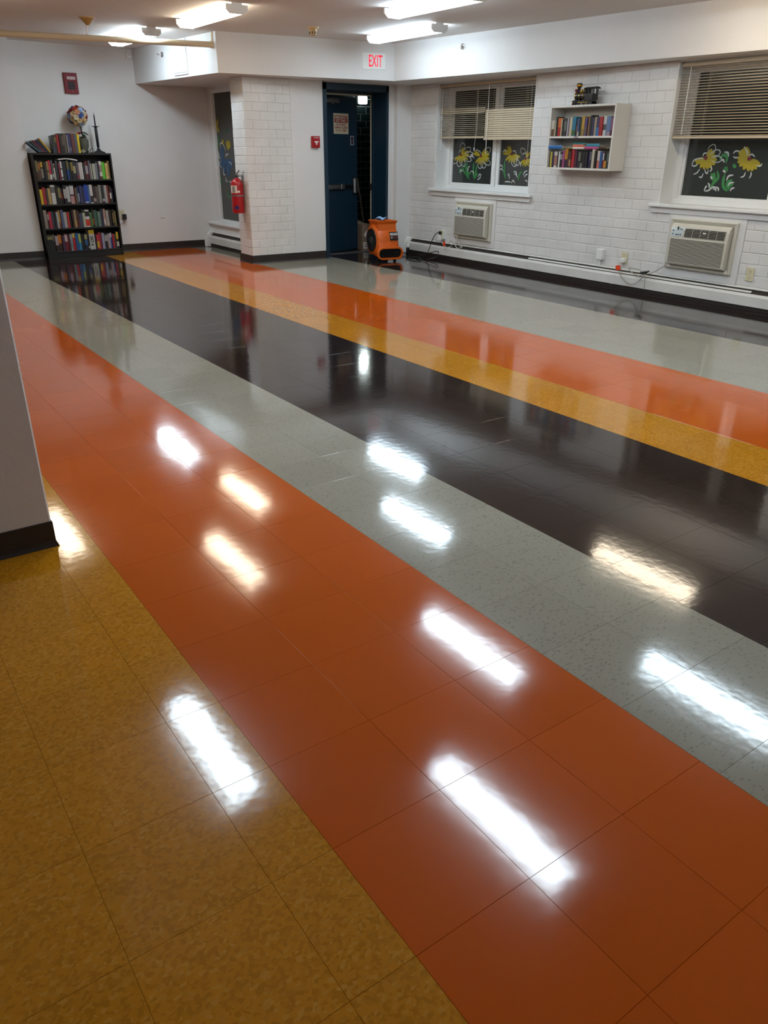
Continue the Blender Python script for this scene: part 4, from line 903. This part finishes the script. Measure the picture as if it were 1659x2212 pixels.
# toy locomotive on the wall shelf
lt = thing('toy_locomotive', 'black toy steam locomotive with red cowcatcher and gold trim on the white shelf', 'toy train', (-4.735, 6.545, WZ1))
LB = mat('locomotive_black', '141314', 0.3); GO = mat('gold_trim', 'c9a23a', 0.25, metal=1.0); LR = mat('locomotive_red', '7a1620', 0.4)
MB().cbox(-0.14, 0.13, -0.035, 0.035, 0.028, 0.048, 0.003).build('running_board', LB, lt)
MB().lathe([(0.034, -0.125), (0.040, -0.12), (0.040, 0.03)], (0, 0, 0.088), 'x', 20).build('boiler', LB, lt, smooth=True)
for x in (-0.115, -0.06, -0.01): MB().lathe([(0.0412, x), (0.0412, x+0.006)], (0, 0, 0.088), 'x', 20).build('boiler_band', GO, lt)
MB().lathe([(0.028, -0.128), (0.030, -0.124)], (0, 0, 0.088), 'x', 16).build('smokebox_door', LB, lt)
MB().lathe([(0.014, 0.12), (0.013, 0.145), (0.018, 0.165), (0.032, 0.192), (0.032, 0.205), (0.024, 0.212), (0.02, 0.205)], (-0.095, 0, 0), seg=18).build('smokestack', LB, lt, smooth=True)
MB().lathe([(0.0285, 0.178), (0.0335, 0.192), (0.0335, 0.196), (0.029, 0.182)], (-0.095, 0, 0), seg=18).build('stack_band', GO, lt)
MB().cbox(-0.145, -0.12, -0.016, 0.016, 0.128, 0.158, 0.004).build('headlamp', LR, lt)
MB().ball((-0.055, 0, 0.138), 0.015, seg=12).lathe([(0.012, 0.122), (0.012, 0.138)], (-0.055, 0, 0), seg=12).build('bell_dome', GO, lt, smooth=True)
MB().lathe([(0.018, 0.12), (0.018, 0.145), (0.012, 0.156), (0.003, 0.16)], (-0.015, 0, 0), seg=14).build('steam_dome', LB, lt, smooth=True)
MB().lathe([(0.0185, 0.140), (0.0185, 0.146)], (-0.015, 0, 0), seg=14).build('dome_band', GO, lt)
mb = MB().box(0.03, 0.135, -0.045, 0.045, 0.045, 0.105)
for x0, x1 in ((0.03, 0.042), (0.068, 0.080), (0.106, 0.118), (0.126, 0.135)): mb.box(x0, x1, -0.045, -0.041, 0.105, 0.155); mb.box(x0, x1, 0.041, 0.045, 0.105, 0.155)
mb.box(0.03, 0.034, -0.045, 0.045, 0.105, 0.155); mb.build('cab', LB, lt)
MB().prism([(-0.056, 0.152), (0.056, 0.152), (0.05, 0.162), (0.02, 0.170), (-0.02, 0.170), (-0.05, 0.162)], 0.022, 0.158, lambda a, b, e: (e, a, b)).build('cab_roof', LB, lt)
MB().prism([(-0.14, 0.04), (-0.175, 0.004), (-0.14, 0.004)], -0.036, 0.036, lambda a, b, e: (a, e*(0.35 if a < -0.15 else 1), b)).build('cowcatcher', LR, lt)
MB().box(-0.152, -0.138, -0.04, 0.04, 0.034, 0.046).build('buffer_beam', GO, lt)
wh = lambda r: MB().lathe([(r, -0.004), (r, 0.004), (r*0.82, 0.005), (r*0.8, -0.002), (r*0.25, -0.002), (r*0.25, 0.006), (0.002, 0.006)], (0, 0, 0), 'y', 16).mesh('wheel', LB)
w1_, w2_ = wh(0.027), wh(0.016)
for x, mm, r in ((0.015, w1_, 0.027), (-0.05, w1_, 0.027), (0.08, w1_, 0.027), (-0.105, w2_, 0.016), (0.118, w2_, 0.016)):
    for s in (-1, 1): obj('wheel', mm, lt, loc=(x, s*0.038, r))
MB().box(-0.055, 0.085, -0.047, -0.043, 0.024, 0.030).build('side_rod', GO, lt)
MB().cbox(-0.07, -0.115, -0.05, -0.034, 0.03, 0.052, 0.003).build('cylinder_block', LB, lt)
MB().tube([(-0.12, -0.041, 0.112), (0.03, -0.041, 0.112)], 0.002, 6).build('handrail', GO, lt)

# ------------------------------------------------------------------ air mover (orange blower)
bl = thing('air_mover', 'orange plastic carpet blower with a black slotted outlet on the floor by the exit door', 'blower', (-7.568, 5.882, 0), math.radians(-8))
# local: +x = outlet front, y = width
BWd = 0.165
def body_ring(y, sc):
    pts = []; c = (-0.02, 0.265); R0 = 0.205*sc
    for k in range(40):
        a = 2*math.pi*k/40; x, z = c[0]+R0*math.cos(a), c[1]+R0*math.sin(a)
        if math.sin(a) < 0 and math.cos(a) > -0.2: x = max(x, x+(0.20-0.0)*max(0, -math.sin(a))**1.5*0.35*(1+math.cos(a)))
        z = max(z, 0.045+(1-sc)*0.12); pts.append((x, y, z))
    return pts
MB().loft([body_ring(-BWd, 0.82), body_ring(-BWd+0.012, 0.93), body_ring(-BWd+0.04, 1.0), body_ring(-0.008, 1.005), body_ring(0.008, 1.005), body_ring(BWd-0.04, 1.0), body_ring(BWd-0.012, 0.93), body_ring(BWd, 0.82)]).build('fan_housing', M_ORANGE, bl, smooth=True)
def stadium(w, h, x, zc, n=10, k=1.0):
    r = h/2; pts = []
    for i in range(n+1):
        a = -math.pi/2+math.pi*i/n; pts.append((x, w/2-r+r*math.cos(a), zc+r*math.sin(a)))
    for i in range(n+1):
        a = math.pi/2+math.pi*i/n; pts.append((x, -w/2+r+r*math.cos(a), zc+r*math.sin(a)))
    return pts
MB().loft([stadium(0.31, 0.14, 0.0, 0.115), stadium(0.35, 0.155, 0.13, 0.112), stadium(0.40, 0.168, 0.225, 0.108), stadium(0.405, 0.170, 0.24, 0.108), stadium(0.39, 0.156, 0.25, 0.108), stadium(0.355, 0.122, 0.25, 0.108), stadium(0.345, 0.112, 0.20, 0.108)], cap=False).build('outlet_nozzle', M_ORANGE, bl, smooth=True)
MB().loft([stadium(0.36, 0.128, 0.205, 0.108), stadium(0.36, 0.128, 0.215, 0.108)]).build('outlet_recess', M_DARK, bl)
sl_ = MB().cbox(0.214, 0.238, -0.16, 0.16, -0.0025, 0.0025, 0.001).mesh('outlet_slat', M_BLACK)
for dz in (-0.036, -0.018, 0, 0.018, 0.036): obj('outlet_slat', sl_, bl, loc=(0, 0, 0.108+dz))
# carry handle collar: flared rim with open grip
def rect(x0, x1, y0, y1, z): return [(x0, y0, z), (x1, y0, z), (x1, y1, z), (x0, y1, z)]
MB().loft([rect(-0.15, 0.14, -0.14, 0.14, 0.34), rect(-0.13, 0.13, -0.135, 0.135, 0.48), rect(-0.145, 0.145, -0.153, 0.153, 0.515), rect(-0.145, 0.145, -0.153, 0.153, 0.524), rect(-0.125, 0.125, -0.133, 0.133, 0.522), rect(-0.11, 0.11, -0.115, 0.115, 0.46)], cap=True).build('handle_collar', M_ORANGE, bl)
MB().cbox(-0.02, 0.02, -0.135, 0.135, 0.50, 0.522, 0.006).build('grip_bar', M_ORANGE, bl)
for s in (-1, 1):
    MB().lathe([(0.155, BWd-0.006), (0.152, BWd+0.006), (0.140, BWd+0.008), (0.136, BWd-0.004)], (-0.02, 0, 0.265), 'y', 32).build('inlet_ring', M_BLACK, bl) if s > 0 else MB().lathe([(0.155, -BWd+0.006), (0.152, -BWd-0.006), (0.140, -BWd-0.008), (0.136, -BWd+0.004)], (-0.02, 0, 0.265), 'y', 32).build('inlet_ring', M_BLACK, bl)
    y0_ = s*BWd; gm = MB().lathe([(0.14, y0_), (0.14, y0_+s*0.002)], (-0.02, 0, 0.265), 'y', 28); gm.build('inlet_disc', M_DARK, bl)
    for k in range(10):
        a = math.pi*2*k/10; MB().tube([(-0.02+0.03*math.cos(a), y0_+s*0.006, 0.265+0.03*math.sin(a)), (-0.02+0.14*math.cos(a), y0_+s*0.005, 0.265+0.14*math.sin(a))], 0.003, 5).build('guard_spoke', M_BLACK, bl)
    MB().lathe([(0.045, y0_), (0.042, y0_+s*0.012), (0.02, y0_+s*0.016)], (-0.02, 0, 0.265), 'y', 18).build('motor_hub', mat('hub_grey', '3a3d40', 0.3), bl)
MB().tube([(0.186, -0.045, 0.235), (0.188, -0.045, 0.27), (0.177, -0.045, 0.33)], 0.010, 8).build('seam_clip', M_ORANGE, bl)
lbx = -0.02+0.206
# badge: tangent to the housing
th = math.radians(16); cx_, cz_ = -0.02+0.2085*math.cos(th), 0.265+0.2085*math.sin(th); ezv = Vector((-math.sin(th), 0, math.cos(th))); nv = Vector((math.cos(th), 0, math.sin(th)))
def bq(y, z, o): return Vector((cx_, y, cz_))+ezv*z+nv*o
MB().add([bq(0.020, -0.05, 0.002), bq(0.145, -0.05, 0.002), bq(0.145, 0.06, 0.002), bq(0.020, 0.06, 0.002), bq(0.020, -0.05, -0.01), bq(0.145, -0.05, -0.01), bq(0.145, 0.06, -0.01), bq(0.020, 0.06, -0.01)], [(0, 1, 2, 3), (0, 1, 5, 4), (1, 2, 6, 5), (2, 3, 7, 6), (3, 0, 4, 7)]).build('badge', mat('badge_black', '1a0d0c', 0.4), bl)
text(bl, 'RIDGID', bq(0.026, 0.012, 0.003), (0, 1, 0), ezv, 0.116, 0.034, M_WHITEP, bold=0.03)
text(bl, 'AIR', bq(0.028, -0.022, 0.003), (0, 1, 0), ezv, 0.032, 0.016, M_WHITEP, bold=0.02)
text(bl, 'MOVER', bq(0.066, -0.022, 0.003), (0, 1, 0), ezv, 0.072, 0.016, mat('badge_red', '8e2a24', 0.4), bold=0.02)
for x in (-0.13, 0.12):
    for y in (-0.13, 0.13): MB().lathe([(0.018, 0), (0.022, 0.004), (0.02, 0.06)], (x, y, 0), seg=12).build('rubber_foot', M_BLACK, bl)
pc = thing('paper_sheet', 'crumpled blue paper lying on top of the orange blower', 'paper', (-7.593, 5.867, 0.5235), math.radians(20))
mb = MB(); g_ = [(i/4, j/3) for j in range(4) for i in range(5)]
top_ = [(-0.07+0.14*a, -0.06+0.13*b, 0.002+0.028*abs(math.sin(3.1*a+1.7*b))+0.012*b) for a, b in g_]; nv_ = len(top_)
fs_ = [(j*5+i, j*5+i+1, (j+1)*5+i+1, (j+1)*5+i) for j in range(3) for i in range(4)]
mb.add(top_+[(x, y, z-0.002) for x, y, z in top_], fs_+[tuple(q+nv_ for q in f) for f in fs_]); mb.build('sheet', mat('blue_paper', '8fb2de', 0.6), pc)
MB().box(-0.04, 0.04, -0.03, 0.03, 0.0, 0.012).build('folded_layer', mat('blue_paper_dark', '5f86c0', 0.6), pc)

# ------------------------------------------------------------------ outlets, plugs and cords
def outlet(name, label, pos, face, m=M_IVORY, sockets=True, w=0.082, h=0.125):
    rz = {'-y': 0.0, '+x': math.pi/2}[face]
    t = thing(name, label, 'outlet', pos, rz)   # local: x right, -y out of the wall
    MB().cbox(-w/2, w/2, -0.008, 0.001, -h/2, h/2, 0.003).build('cover_plate', m, t)
    if sockets:
        for z in (-0.028, 0.028):
            s_ = MB().lathe([(0.017, -0.008), (0.016, -0.0105), (0.002, -0.0105)], (0, 0, z), 'y', 16).build('socket', m, t)
            for x in (-0.0065, 0.0065): MB().box(x-0.0012, x+0.0012, -0.0112, -0.0104, z-0.002, z+0.007).build('slot', M_DARK, s_)
            MB().lathe([(0.0026, -0.0104), (0.0026, -0.0112)], (0, 0, z-0.008), 'y', 8).build('slot', M_DARK, s_)
    MB().lathe([(0.003, -0.008), (0.003, -0.0095)], (0, 0, 0), 'y', 8).build('screw', M_STEEL, t)
    return t
o1 = outlet('power_outlet', 'ivory outlet holding a black plug beside the air conditioner near the door', (-7.195, YW-0.05, 0.325), '-y')
MB().cbox(-0.036, 0.036, 0.0, 0.052, -0.058, 0.058, 0.004).build('surface_box', M_WHITEP, o1)
o2 = outlet('power_outlet', 'ivory outlet with a white plug between the two air conditioners', (-4.035, YW-0.002, 0.338), '-y')
o3 = outlet('power_outlet', 'empty ivory outlet on the brick wall past the second air conditioner', (-2.54, YW-0.002, 0.343), '-y')
o4 = outlet('power_outlet', 'ivory outlet with a black adapter beside the black bookcase', (XF+0.001, 3.155, 0.52), '+x')
o5 = outlet('blank_plate', 'painted-over blank wall plate on the bookcase wall', (XF+0.001, 3.767, 0.505), '+x', M_WALL, False, 0.07, 0.115)
ad = thing('power_adapter', 'black power adapter plugged in beside the bookcase', 'adapter', (XF+0.012, 3.175, 0.495))
MB().cbox(0.0, 0.05, -0.028, 0.028, -0.045, 0.03, 0.006).build('adapter_body', M_BLACK, ad)
MB().tube([(0.025, 0.0, -0.04), (0.025, -0.005, -0.085), (0.02, -0.06, -0.105), (0.01, -0.155, -0.11)], 0.003, 6, smooth=6).build('adapter_cord', mat('adapter_cord', '3a2a2a', 0.5), ad)
jb = thing('junction_box', 'white surface box mounted above the baseboard heater', 'box', (-4.36, YW, 0.345))
MB().cbox(-0.042, 0.042, -0.05, 0.004, -0.055, 0.06, 0.005).build('box_body', M_WHITEP, jb)
MB().tube([(0, -0.025, -0.05), (0, -0.025, -0.118)], 0.010, 8).build('conduit', M_WHITEP, jb)

# blower cord
def wpt(x, y, z): return Vector((x, y, z))
bc_ = MB().tube([(-7.195, 6.61, 0.352), (-7.21, 6.58, 0.35), (-7.25, 6.56, 0.32), (-7.30, 6.54, 0.22), (-7.36, 6.53, 0.08), (-7.42, 6.50, 0.012), (-7.40, 6.40, 0.008), (-7.18, 6.36, 0.01), (-7.08, 6.46, 0.05), (-7.14, 6.54, 0.11), (-7.28, 6.50, 0.08), (-7.44, 6.38, 0.012), (-7.40, 6.22, 0.008), (-7.22, 6.16, 0.008), (-7.15, 6.24, 0.008), (-7.35, 6.36, 0.016), (-7.62, 6.34, 0.010), (-7.72, 6.18, 0.010), (-7.60, 6.13, 0.03), (-7.58, 6.09, 0.06)], 0.0055, 7, smooth=7)
bco = bc_.build('power_cord', M_BLACK); bco.parent = bl; bpy.context.view_layer.update(); bco.matrix_parent_inverse = bl.matrix_world.inverted()
pgb = MB().cbox(-7.222, -7.168, 6.595, 6.622, 0.335, 0.372, 0.008).build('plug', M_BLACK, bl); pgb.matrix_parent_inverse = bl.matrix_world.inverted()
def ac_part(mb, name, m, ac):
    o = mb.build(name, m, ac); bpy.context.view_layer.update(); o.matrix_parent_inverse = ac.matrix_world.inverted(); return o
WC = mat('white_cord', 'cfcac0', 0.5); GC = mat('grey_cord', '9c9890', 0.5); TG = mat('red_orange_tag', 'e8481c', 0.5)
k1 = 0.0603*0.1
cz = lambda a, b, y=6.585: tuple(at(930+a/16.59, 480+b/16.59, 1, y))
ac_part(MB().tube([cz(950, 350, 6.62), cz(975, 480, 6.60), cz(900, 660), cz(830, 620), cz(700, 680), cz(650, 760), cz(720, 690), cz(800, 640), cz(860, 760), cz(920, 890), cz(1000, 940), cz(1080, 870), cz(1110, 920, 6.575), cz(1120, 860, 6.575), cz(1000, 750), cz(870, 680), cz(820, 770), cz(700, 870), cz(560, 900), cz(450, 800), cz(430, 700, 6.60)], 0.0042, 7, smooth=6), 'power_cord', WC, ac1)
ac_part(MB().cbox(-7.222, -7.168, 6.575, 6.622, 0.245, 0.318, 0.006), 'plug', M_WHITEP, ac1)
def tag_mesh(c, w, h, tilt):
    mb = MB(); a = math.radians(tilt); ex, ez = Vector((math.cos(a), 0.05, math.sin(a))), Vector((-math.sin(a), 0, math.cos(a))); c = Vector(c)
    q = [c-ex*w/2-ez*h/2, c+ex*w/2-ez*h/2, c+ex*w/2+ez*h/2, c-ex*w/2+ez*h/2]; d = Vector((0, 0.0015, 0)); return mb.add([*q, *[p+d for p in q]], [(0, 1, 2, 3), (4, 5, 6, 7), (0, 1, 5, 4), (1, 2, 6, 5), (2, 3, 7, 6), (3, 0, 4, 7)])
ac_part(tag_mesh(cz(490, 770, 6.575), 0.045, 0.065, 15), 'warning_tag', TG, ac1)
c2 = lambda a, b, y=6.585: tuple(at(1280+a/4.377, 520+b/4.377, 1, y))
ac_part(MB().tube([c2(740, 185, 6.60), c2(690, 230, 6.59), c2(590, 290), c2(500, 315), c2(430, 270), c2(345, 258), c2(370, 300), c2(430, 330), c2(480, 330), c2(420, 395), c2(360, 410), c2(300, 375), c2(255, 310), c2(260, 285, 6.60), c2(285, 215, 6.62)], 0.0048, 7, smooth=6), 'power_cord', GC, ac2)
ac_part(MB().tube([c2(490, 315, 6.58), c2(495, 350, 6.575), c2(490, 420, 6.575), c2(488, 460, 6.58)], 0.0045, 7, smooth=5), 'cord_tail', GC, ac2)
ac_part(MB().tube([c2(455, 300), c2(500, 300), c2(535, 290)], [0.010, 0.016, 0.008], 8), 'cord_tie', M_BLACK, ac2)
ac_part(MB().cbox(-4.062, -4.008, 6.628, 6.676, 0.292, 0.338, 0.006), 'plug', M_WHITEP, ac2)
ac_part(tag_mesh(c2(240, 255, 6.575), 0.062, 0.050, 12), 'warning_tag', TG, ac2)
# small bottle by the heater
sbt = thing('spray_can', 'small black can with a white cap standing by the heater', 'can', at(880.5, 548, 2, 0.0))
MB().lathe([(0.022, 0), (0.025, 0.004), (0.025, 0.085), (0.021, 0.095)], seg=16).build('can_body', M_BLACK, sbt, smooth=True)
MB().lathe([(0.022, 0.090), (0.024, 0.10), (0.024, 0.125), (0.018, 0.137), (0.005, 0.139)], seg=16).build('cap', M_WHITEP, sbt, smooth=True)

# ------------------------------------------------------------------ safety fittings
ex_ = thing('exit_sign', 'white exit sign with red letters on the soffit above the navy door', 'sign', (-7.655, 5.765, 2.42), math.radians(-9.4))
# local: +x out, y right
MB().cbox(0.0, 0.055, -0.165, 0.165, -0.095, 0.095, 0.008).build('sign_box', mat('exit_white', 'e9ece8', 0.4), ex_)
MB().box(0.0545, 0.0562, -0.148, 0.148, -0.080, 0.080).build('sign_face', mat('exit_white', 'e9ece8', 0.4), ex_)
text(ex_, 'EXIT', (0.0566, -0.075, -0.062), (0, 1, 0), (0, 0, 1), 0.19, 0.130, emis('exit_red', (1.0, 0.03, 0.07), 0.55), depth=0.0006, bold=0.008)
fh = thing('fire_alarm_horn', 'red square fire alarm horn with black louvres on the wall above the bookcase', 'fire alarm', (XF+0.001, 2.695, 2.175))
MB().cbox(0, 0.035, -0.088, 0.088, -0.123, 0.123, 0.004).build('horn_plate', mat('horn_red', '74081a', 0.6), fh)
MB().box(0.035, 0.0362, -0.045, 0.062, 0.045, 0.078).build('label_strip', mat('label_pink', 'd9c3c3', 0.5), fh)
text(fh, 'FIRE', (0.0364, -0.038, 0.052), (0, 1, 0), (0, 0, 1), 0.045, 0.02, mat('label_text', '4a3a36', 0.5), depth=0.0004)
text(fh, 'FIRE', (0.0364, 0.015, 0.052), (0, 1, 0), (0, 0, 1), 0.040, 0.02, mat('label_text', '4a3a36', 0.5), depth=0.0004)
MB().box(0.034, 0.036, -0.046, 0.046, -0.075, 0.018).build('louver_recess', M_DARK, fh)
for k in range(5): MB().cbox(0.035, 0.043, -0.046, 0.046, -0.073+0.018*k, -0.066+0.018*k, 0.001).build('louver', mat('horn_dark', '3a1014', 0.4), fh)
MB().lathe([(0.004, 0.035), (0.003, 0.037)], (0, 0.008, -0.098), 'x', 8).build('screw', M_STEEL, fh)
ps = thing('fire_pull_station', 'small red fire pull station with a white T handle beside the navy door', 'fire alarm', (XD, 5.147, 1.487))
MB().cbox(0, 0.045, -0.058, 0.058, -0.068, 0.072, 0.005).build('station_body', M_RED, ps)
MB().cbox(0.045, 0.052, -0.030, 0.030, -0.004, 0.012, 0.002).cbox(0.045, 0.052, -0.010, 0.010, -0.032, -0.003, 0.002).build('t_handle', M_WHITEP, ps)
text(ps, 'FIRE', (0.0455, -0.035, 0.044), (0, 1, 0), (0, 0, 1), 0.07, 0.016, M_WHITEP, depth=0.0006)

# fire extinguisher on the pier
fe = thing('fire_extinguisher', 'red fire extinguisher with a white label hanging on the brick pier', 'fire extinguisher', (-8.265, 4.05, 0.635))
r_ = 0.080
MB().lathe([(0.072, 0.0), (r_, 0.006), (r_, 0.34), (0.074, 0.375), (0.055, 0.40), (0.03, 0.415), (0.022, 0.425)], seg=28).build('cylinder', M_RED, fe, smooth=True)
MB().lathe([(0.022, 0.42), (0.018, 0.445), (0.014, 0.46)], seg=14).build('valve', M_BLACK, fe, smooth=True)
MB().cbox(-0.03, 0.09, -0.012, 0.012, 0.455, 0.467, 0.003).build('carry_handle', M_STEEL, fe)
MB().tube([(0.0, 0, 0.465), (0.05, 0, 0.49), (0.085, 0, 0.515)], 0.006, 8).build('squeeze_lever', M_BLACK, fe)
def wrap(z0, z1, a0, a1, m, name, ro=0.0008, n=10):
    mb = MB(); ring = []
    for i in range(n+1):
        a = math.radians(a0+(a1-a0)*i/n); ring.append((math.cos(a), math.sin(a)))
    R0 = r_+ro
    mb.add([(c*R0, s*R0, z0) for c, s in ring]+[(c*R0, s*R0, z1) for c, s in ring], [(i, i+1, i+1+n+1, i+n+1) for i in range(n)]); return mb.build(name, m, fe)
wrap(0.245, 0.335, -110, -28, mat('ext_label', 'd8cbbf', 0.5), 'instruction_label')
wrap(0.25, 0.325, -80, -45, mat('ext_label_print', '8a8078', 0.5), 'label_print', 0.0014)
wrap(0.25, 0.275, -26, -2, mat('ext_label', 'd8cbbf', 0.5), 'inspection_tag')
wrap(0.205, 0.222, -180, 180, M_STEEL, 'strap', 0.002, 32)
wrap(0.05, 0.09, -60, -20, mat('ext_blue', '1a2560', 0.4), 'maker_label')
wrap(0.16, 0.185, -125, -110, mat('ext_yellow', 'd8a520', 0.5), 'service_tag')
MB().cbox(-0.02, 0.02, 0.075, 0.092, 0.10, 0.47, 0.003).build('wall_bracket', M_STEEL, fe)
MB().tube([(0.0, 0.02, 0.44), (0.05, 0.07, 0.46), (0.055, 0.08, 0.50)], 0.008, 8).build('bracket_hook', M_STEEL, fe)

# detectors, sprinklers, sensor, pipe
dt = thing('heat_detector', 'small tan slotted heat detector on the ceiling between two lights', 'detector', (-6.96, 4.49, ZC))
MB().lathe([(0.062, 0.002), (0.062, -0.014), (0.05, -0.02)], seg=24).build('base_ring', M_TAN, dt)
MB().lathe([(0.046, -0.016), (0.040, -0.075), (0.03, -0.082), (0.004, -0.083)], seg=24).build('sensor_cup', M_TAN, dt, smooth=True)
for k in range(8):
    a = 2*math.pi*k/8; MB().box(-0.0405, -0.0455, -0.005, 0.005, -0.068, -0.045).build('slot', M_DARK, dt).rotation_euler = (0, 0, a)
d2 = thing('smoke_detector', 'tan cone-shaped detector on the ceiling beside the cream pipe', 'detector', (-7.83, 2.27, ZC))
MB().lathe([(0.070, 0.002), (0.072, -0.012), (0.056, -0.026), (0.018, -0.068), (0.005, -0.072)], seg=24).build('cone', mat('dark_tan', 'a8854f', 0.5), d2, smooth=True)
MB().lathe([(0.078, 0.002), (0.078, -0.008)], seg=24).build('base_ring', M_TAN, d2)
def sprinkler(label, pos, rz):
    t = thing('fire_sprinkler', label, 'sprinkler', pos, rz, 'sidewall sprinklers')   # local -y out
    MB().lathe([(0.034, 0.003), (0.032, -0.006), (0.014, -0.010)], (0, 0, 0), 'y', 20).build('escutcheon', M_CHROME, t, smooth=True)
    MB().lathe([(0.011, -0.006), (0.010, -0.03), (0.006, -0.032)], (0, 0, 0), 'y', 12).build('nozzle', M_CHROME, t)
    MB().tube([(-0.010, -0.028, 0), (-0.014, -0.045, 0), (-0.003, -0.062, 0)], 0.0022, 6).tube([(0.010, -0.028, 0), (0.014, -0.045, 0), (0.003, -0.062, 0)], 0.0022, 6).build('frame_arm', M_CHROME, t)
    MB().cbox(-0.013, 0.013, -0.080, -0.060, 0.004, 0.007, 0.001).lathe([(0.014, -0.060), (0.013, -0.064)], (0, 0, 0), 'y', 12).build('deflector', M_CHROME, t)
sprinkler('chrome sprinkler on the soffit above the window wall', (-6.34, 6.150, 2.505), math.radians(5.4))
sprinkler('chrome sprinkler on the soffit beside the bookcase wall', (-9.38, 3.648, 2.495), math.radians(4.2))
ms = thing('motion_sensor', 'small white sensor box high in the corner above the bookcase', 'sensor', (XF+0.002, 3.525, 2.555))
MB().cbox(0, 0.045, -0.035, 0.035, -0.045, 0.045, 0.008).build('sensor_body', M_WHITEP, ms)
MB().cbox(0.044, 0.052, -0.024, 0.024, -0.015, 0.034, 0.006).build('sensor_window', mat('sensor_lens', 'cfcfcb', 0.3), ms)
ap = thing('access_panel', 'flush white access panel in the soffit near the pipe end', 'panel', (-8.86, 3.686, 2.43), math.radians(4.2))
MB().cbox(-0.22, 0.14, -0.012, 0.01, -0.165, 0.19, 0.001).build('panel_door', M_WALL, ap)
MB().cbox(0.146, 0.166, -0.012, 0.01, -0.192, 0.195, 0.001).cbox(-0.22, 0.1465, -0.012, 0.01, -0.192, -0.171, 0.001).build('panel_frame', M_WALL, ap)
pp = thing('sprinkler_pipe', 'cream painted pipe hanging below the ceiling in front of the bookcase light', 'pipe', (-8.03, 3.70, 2.50))
MB().tube([(0.0, 0.04, 0), (-0.525, -2.2, 0.0), (-1.05, -4.4, 0.0)], 0.031, 16).build('pipe_run', M_CREAMPIPE, pp, smooth=True)
MB().tube([(0.005, 0.045, -0.002), (0.01, 0.055, 0.06), (0.01, 0.055, 0.132)], 0.022, 12).build('riser', M_CREAMPIPE, pp, smooth=True)
MB().tube([(0.0, 0.02, 0), (0.005, 0.06, 0)], 0.038, 14).build('end_fitting', M_CREAMPIPE, pp)
for f in (0.30, 0.85):
    x, y = -1.05*f, 0.04-4.44*f
    MB().tube([(x, y, 0.03), (x, y, 0.132)], 0.005, 8).tube([(x-0.004, y-0.015, 0), (x+0.004, y+0.015, 0)], 0.035, 14).build('pipe_hanger', M_CREAMPIPE, pp)
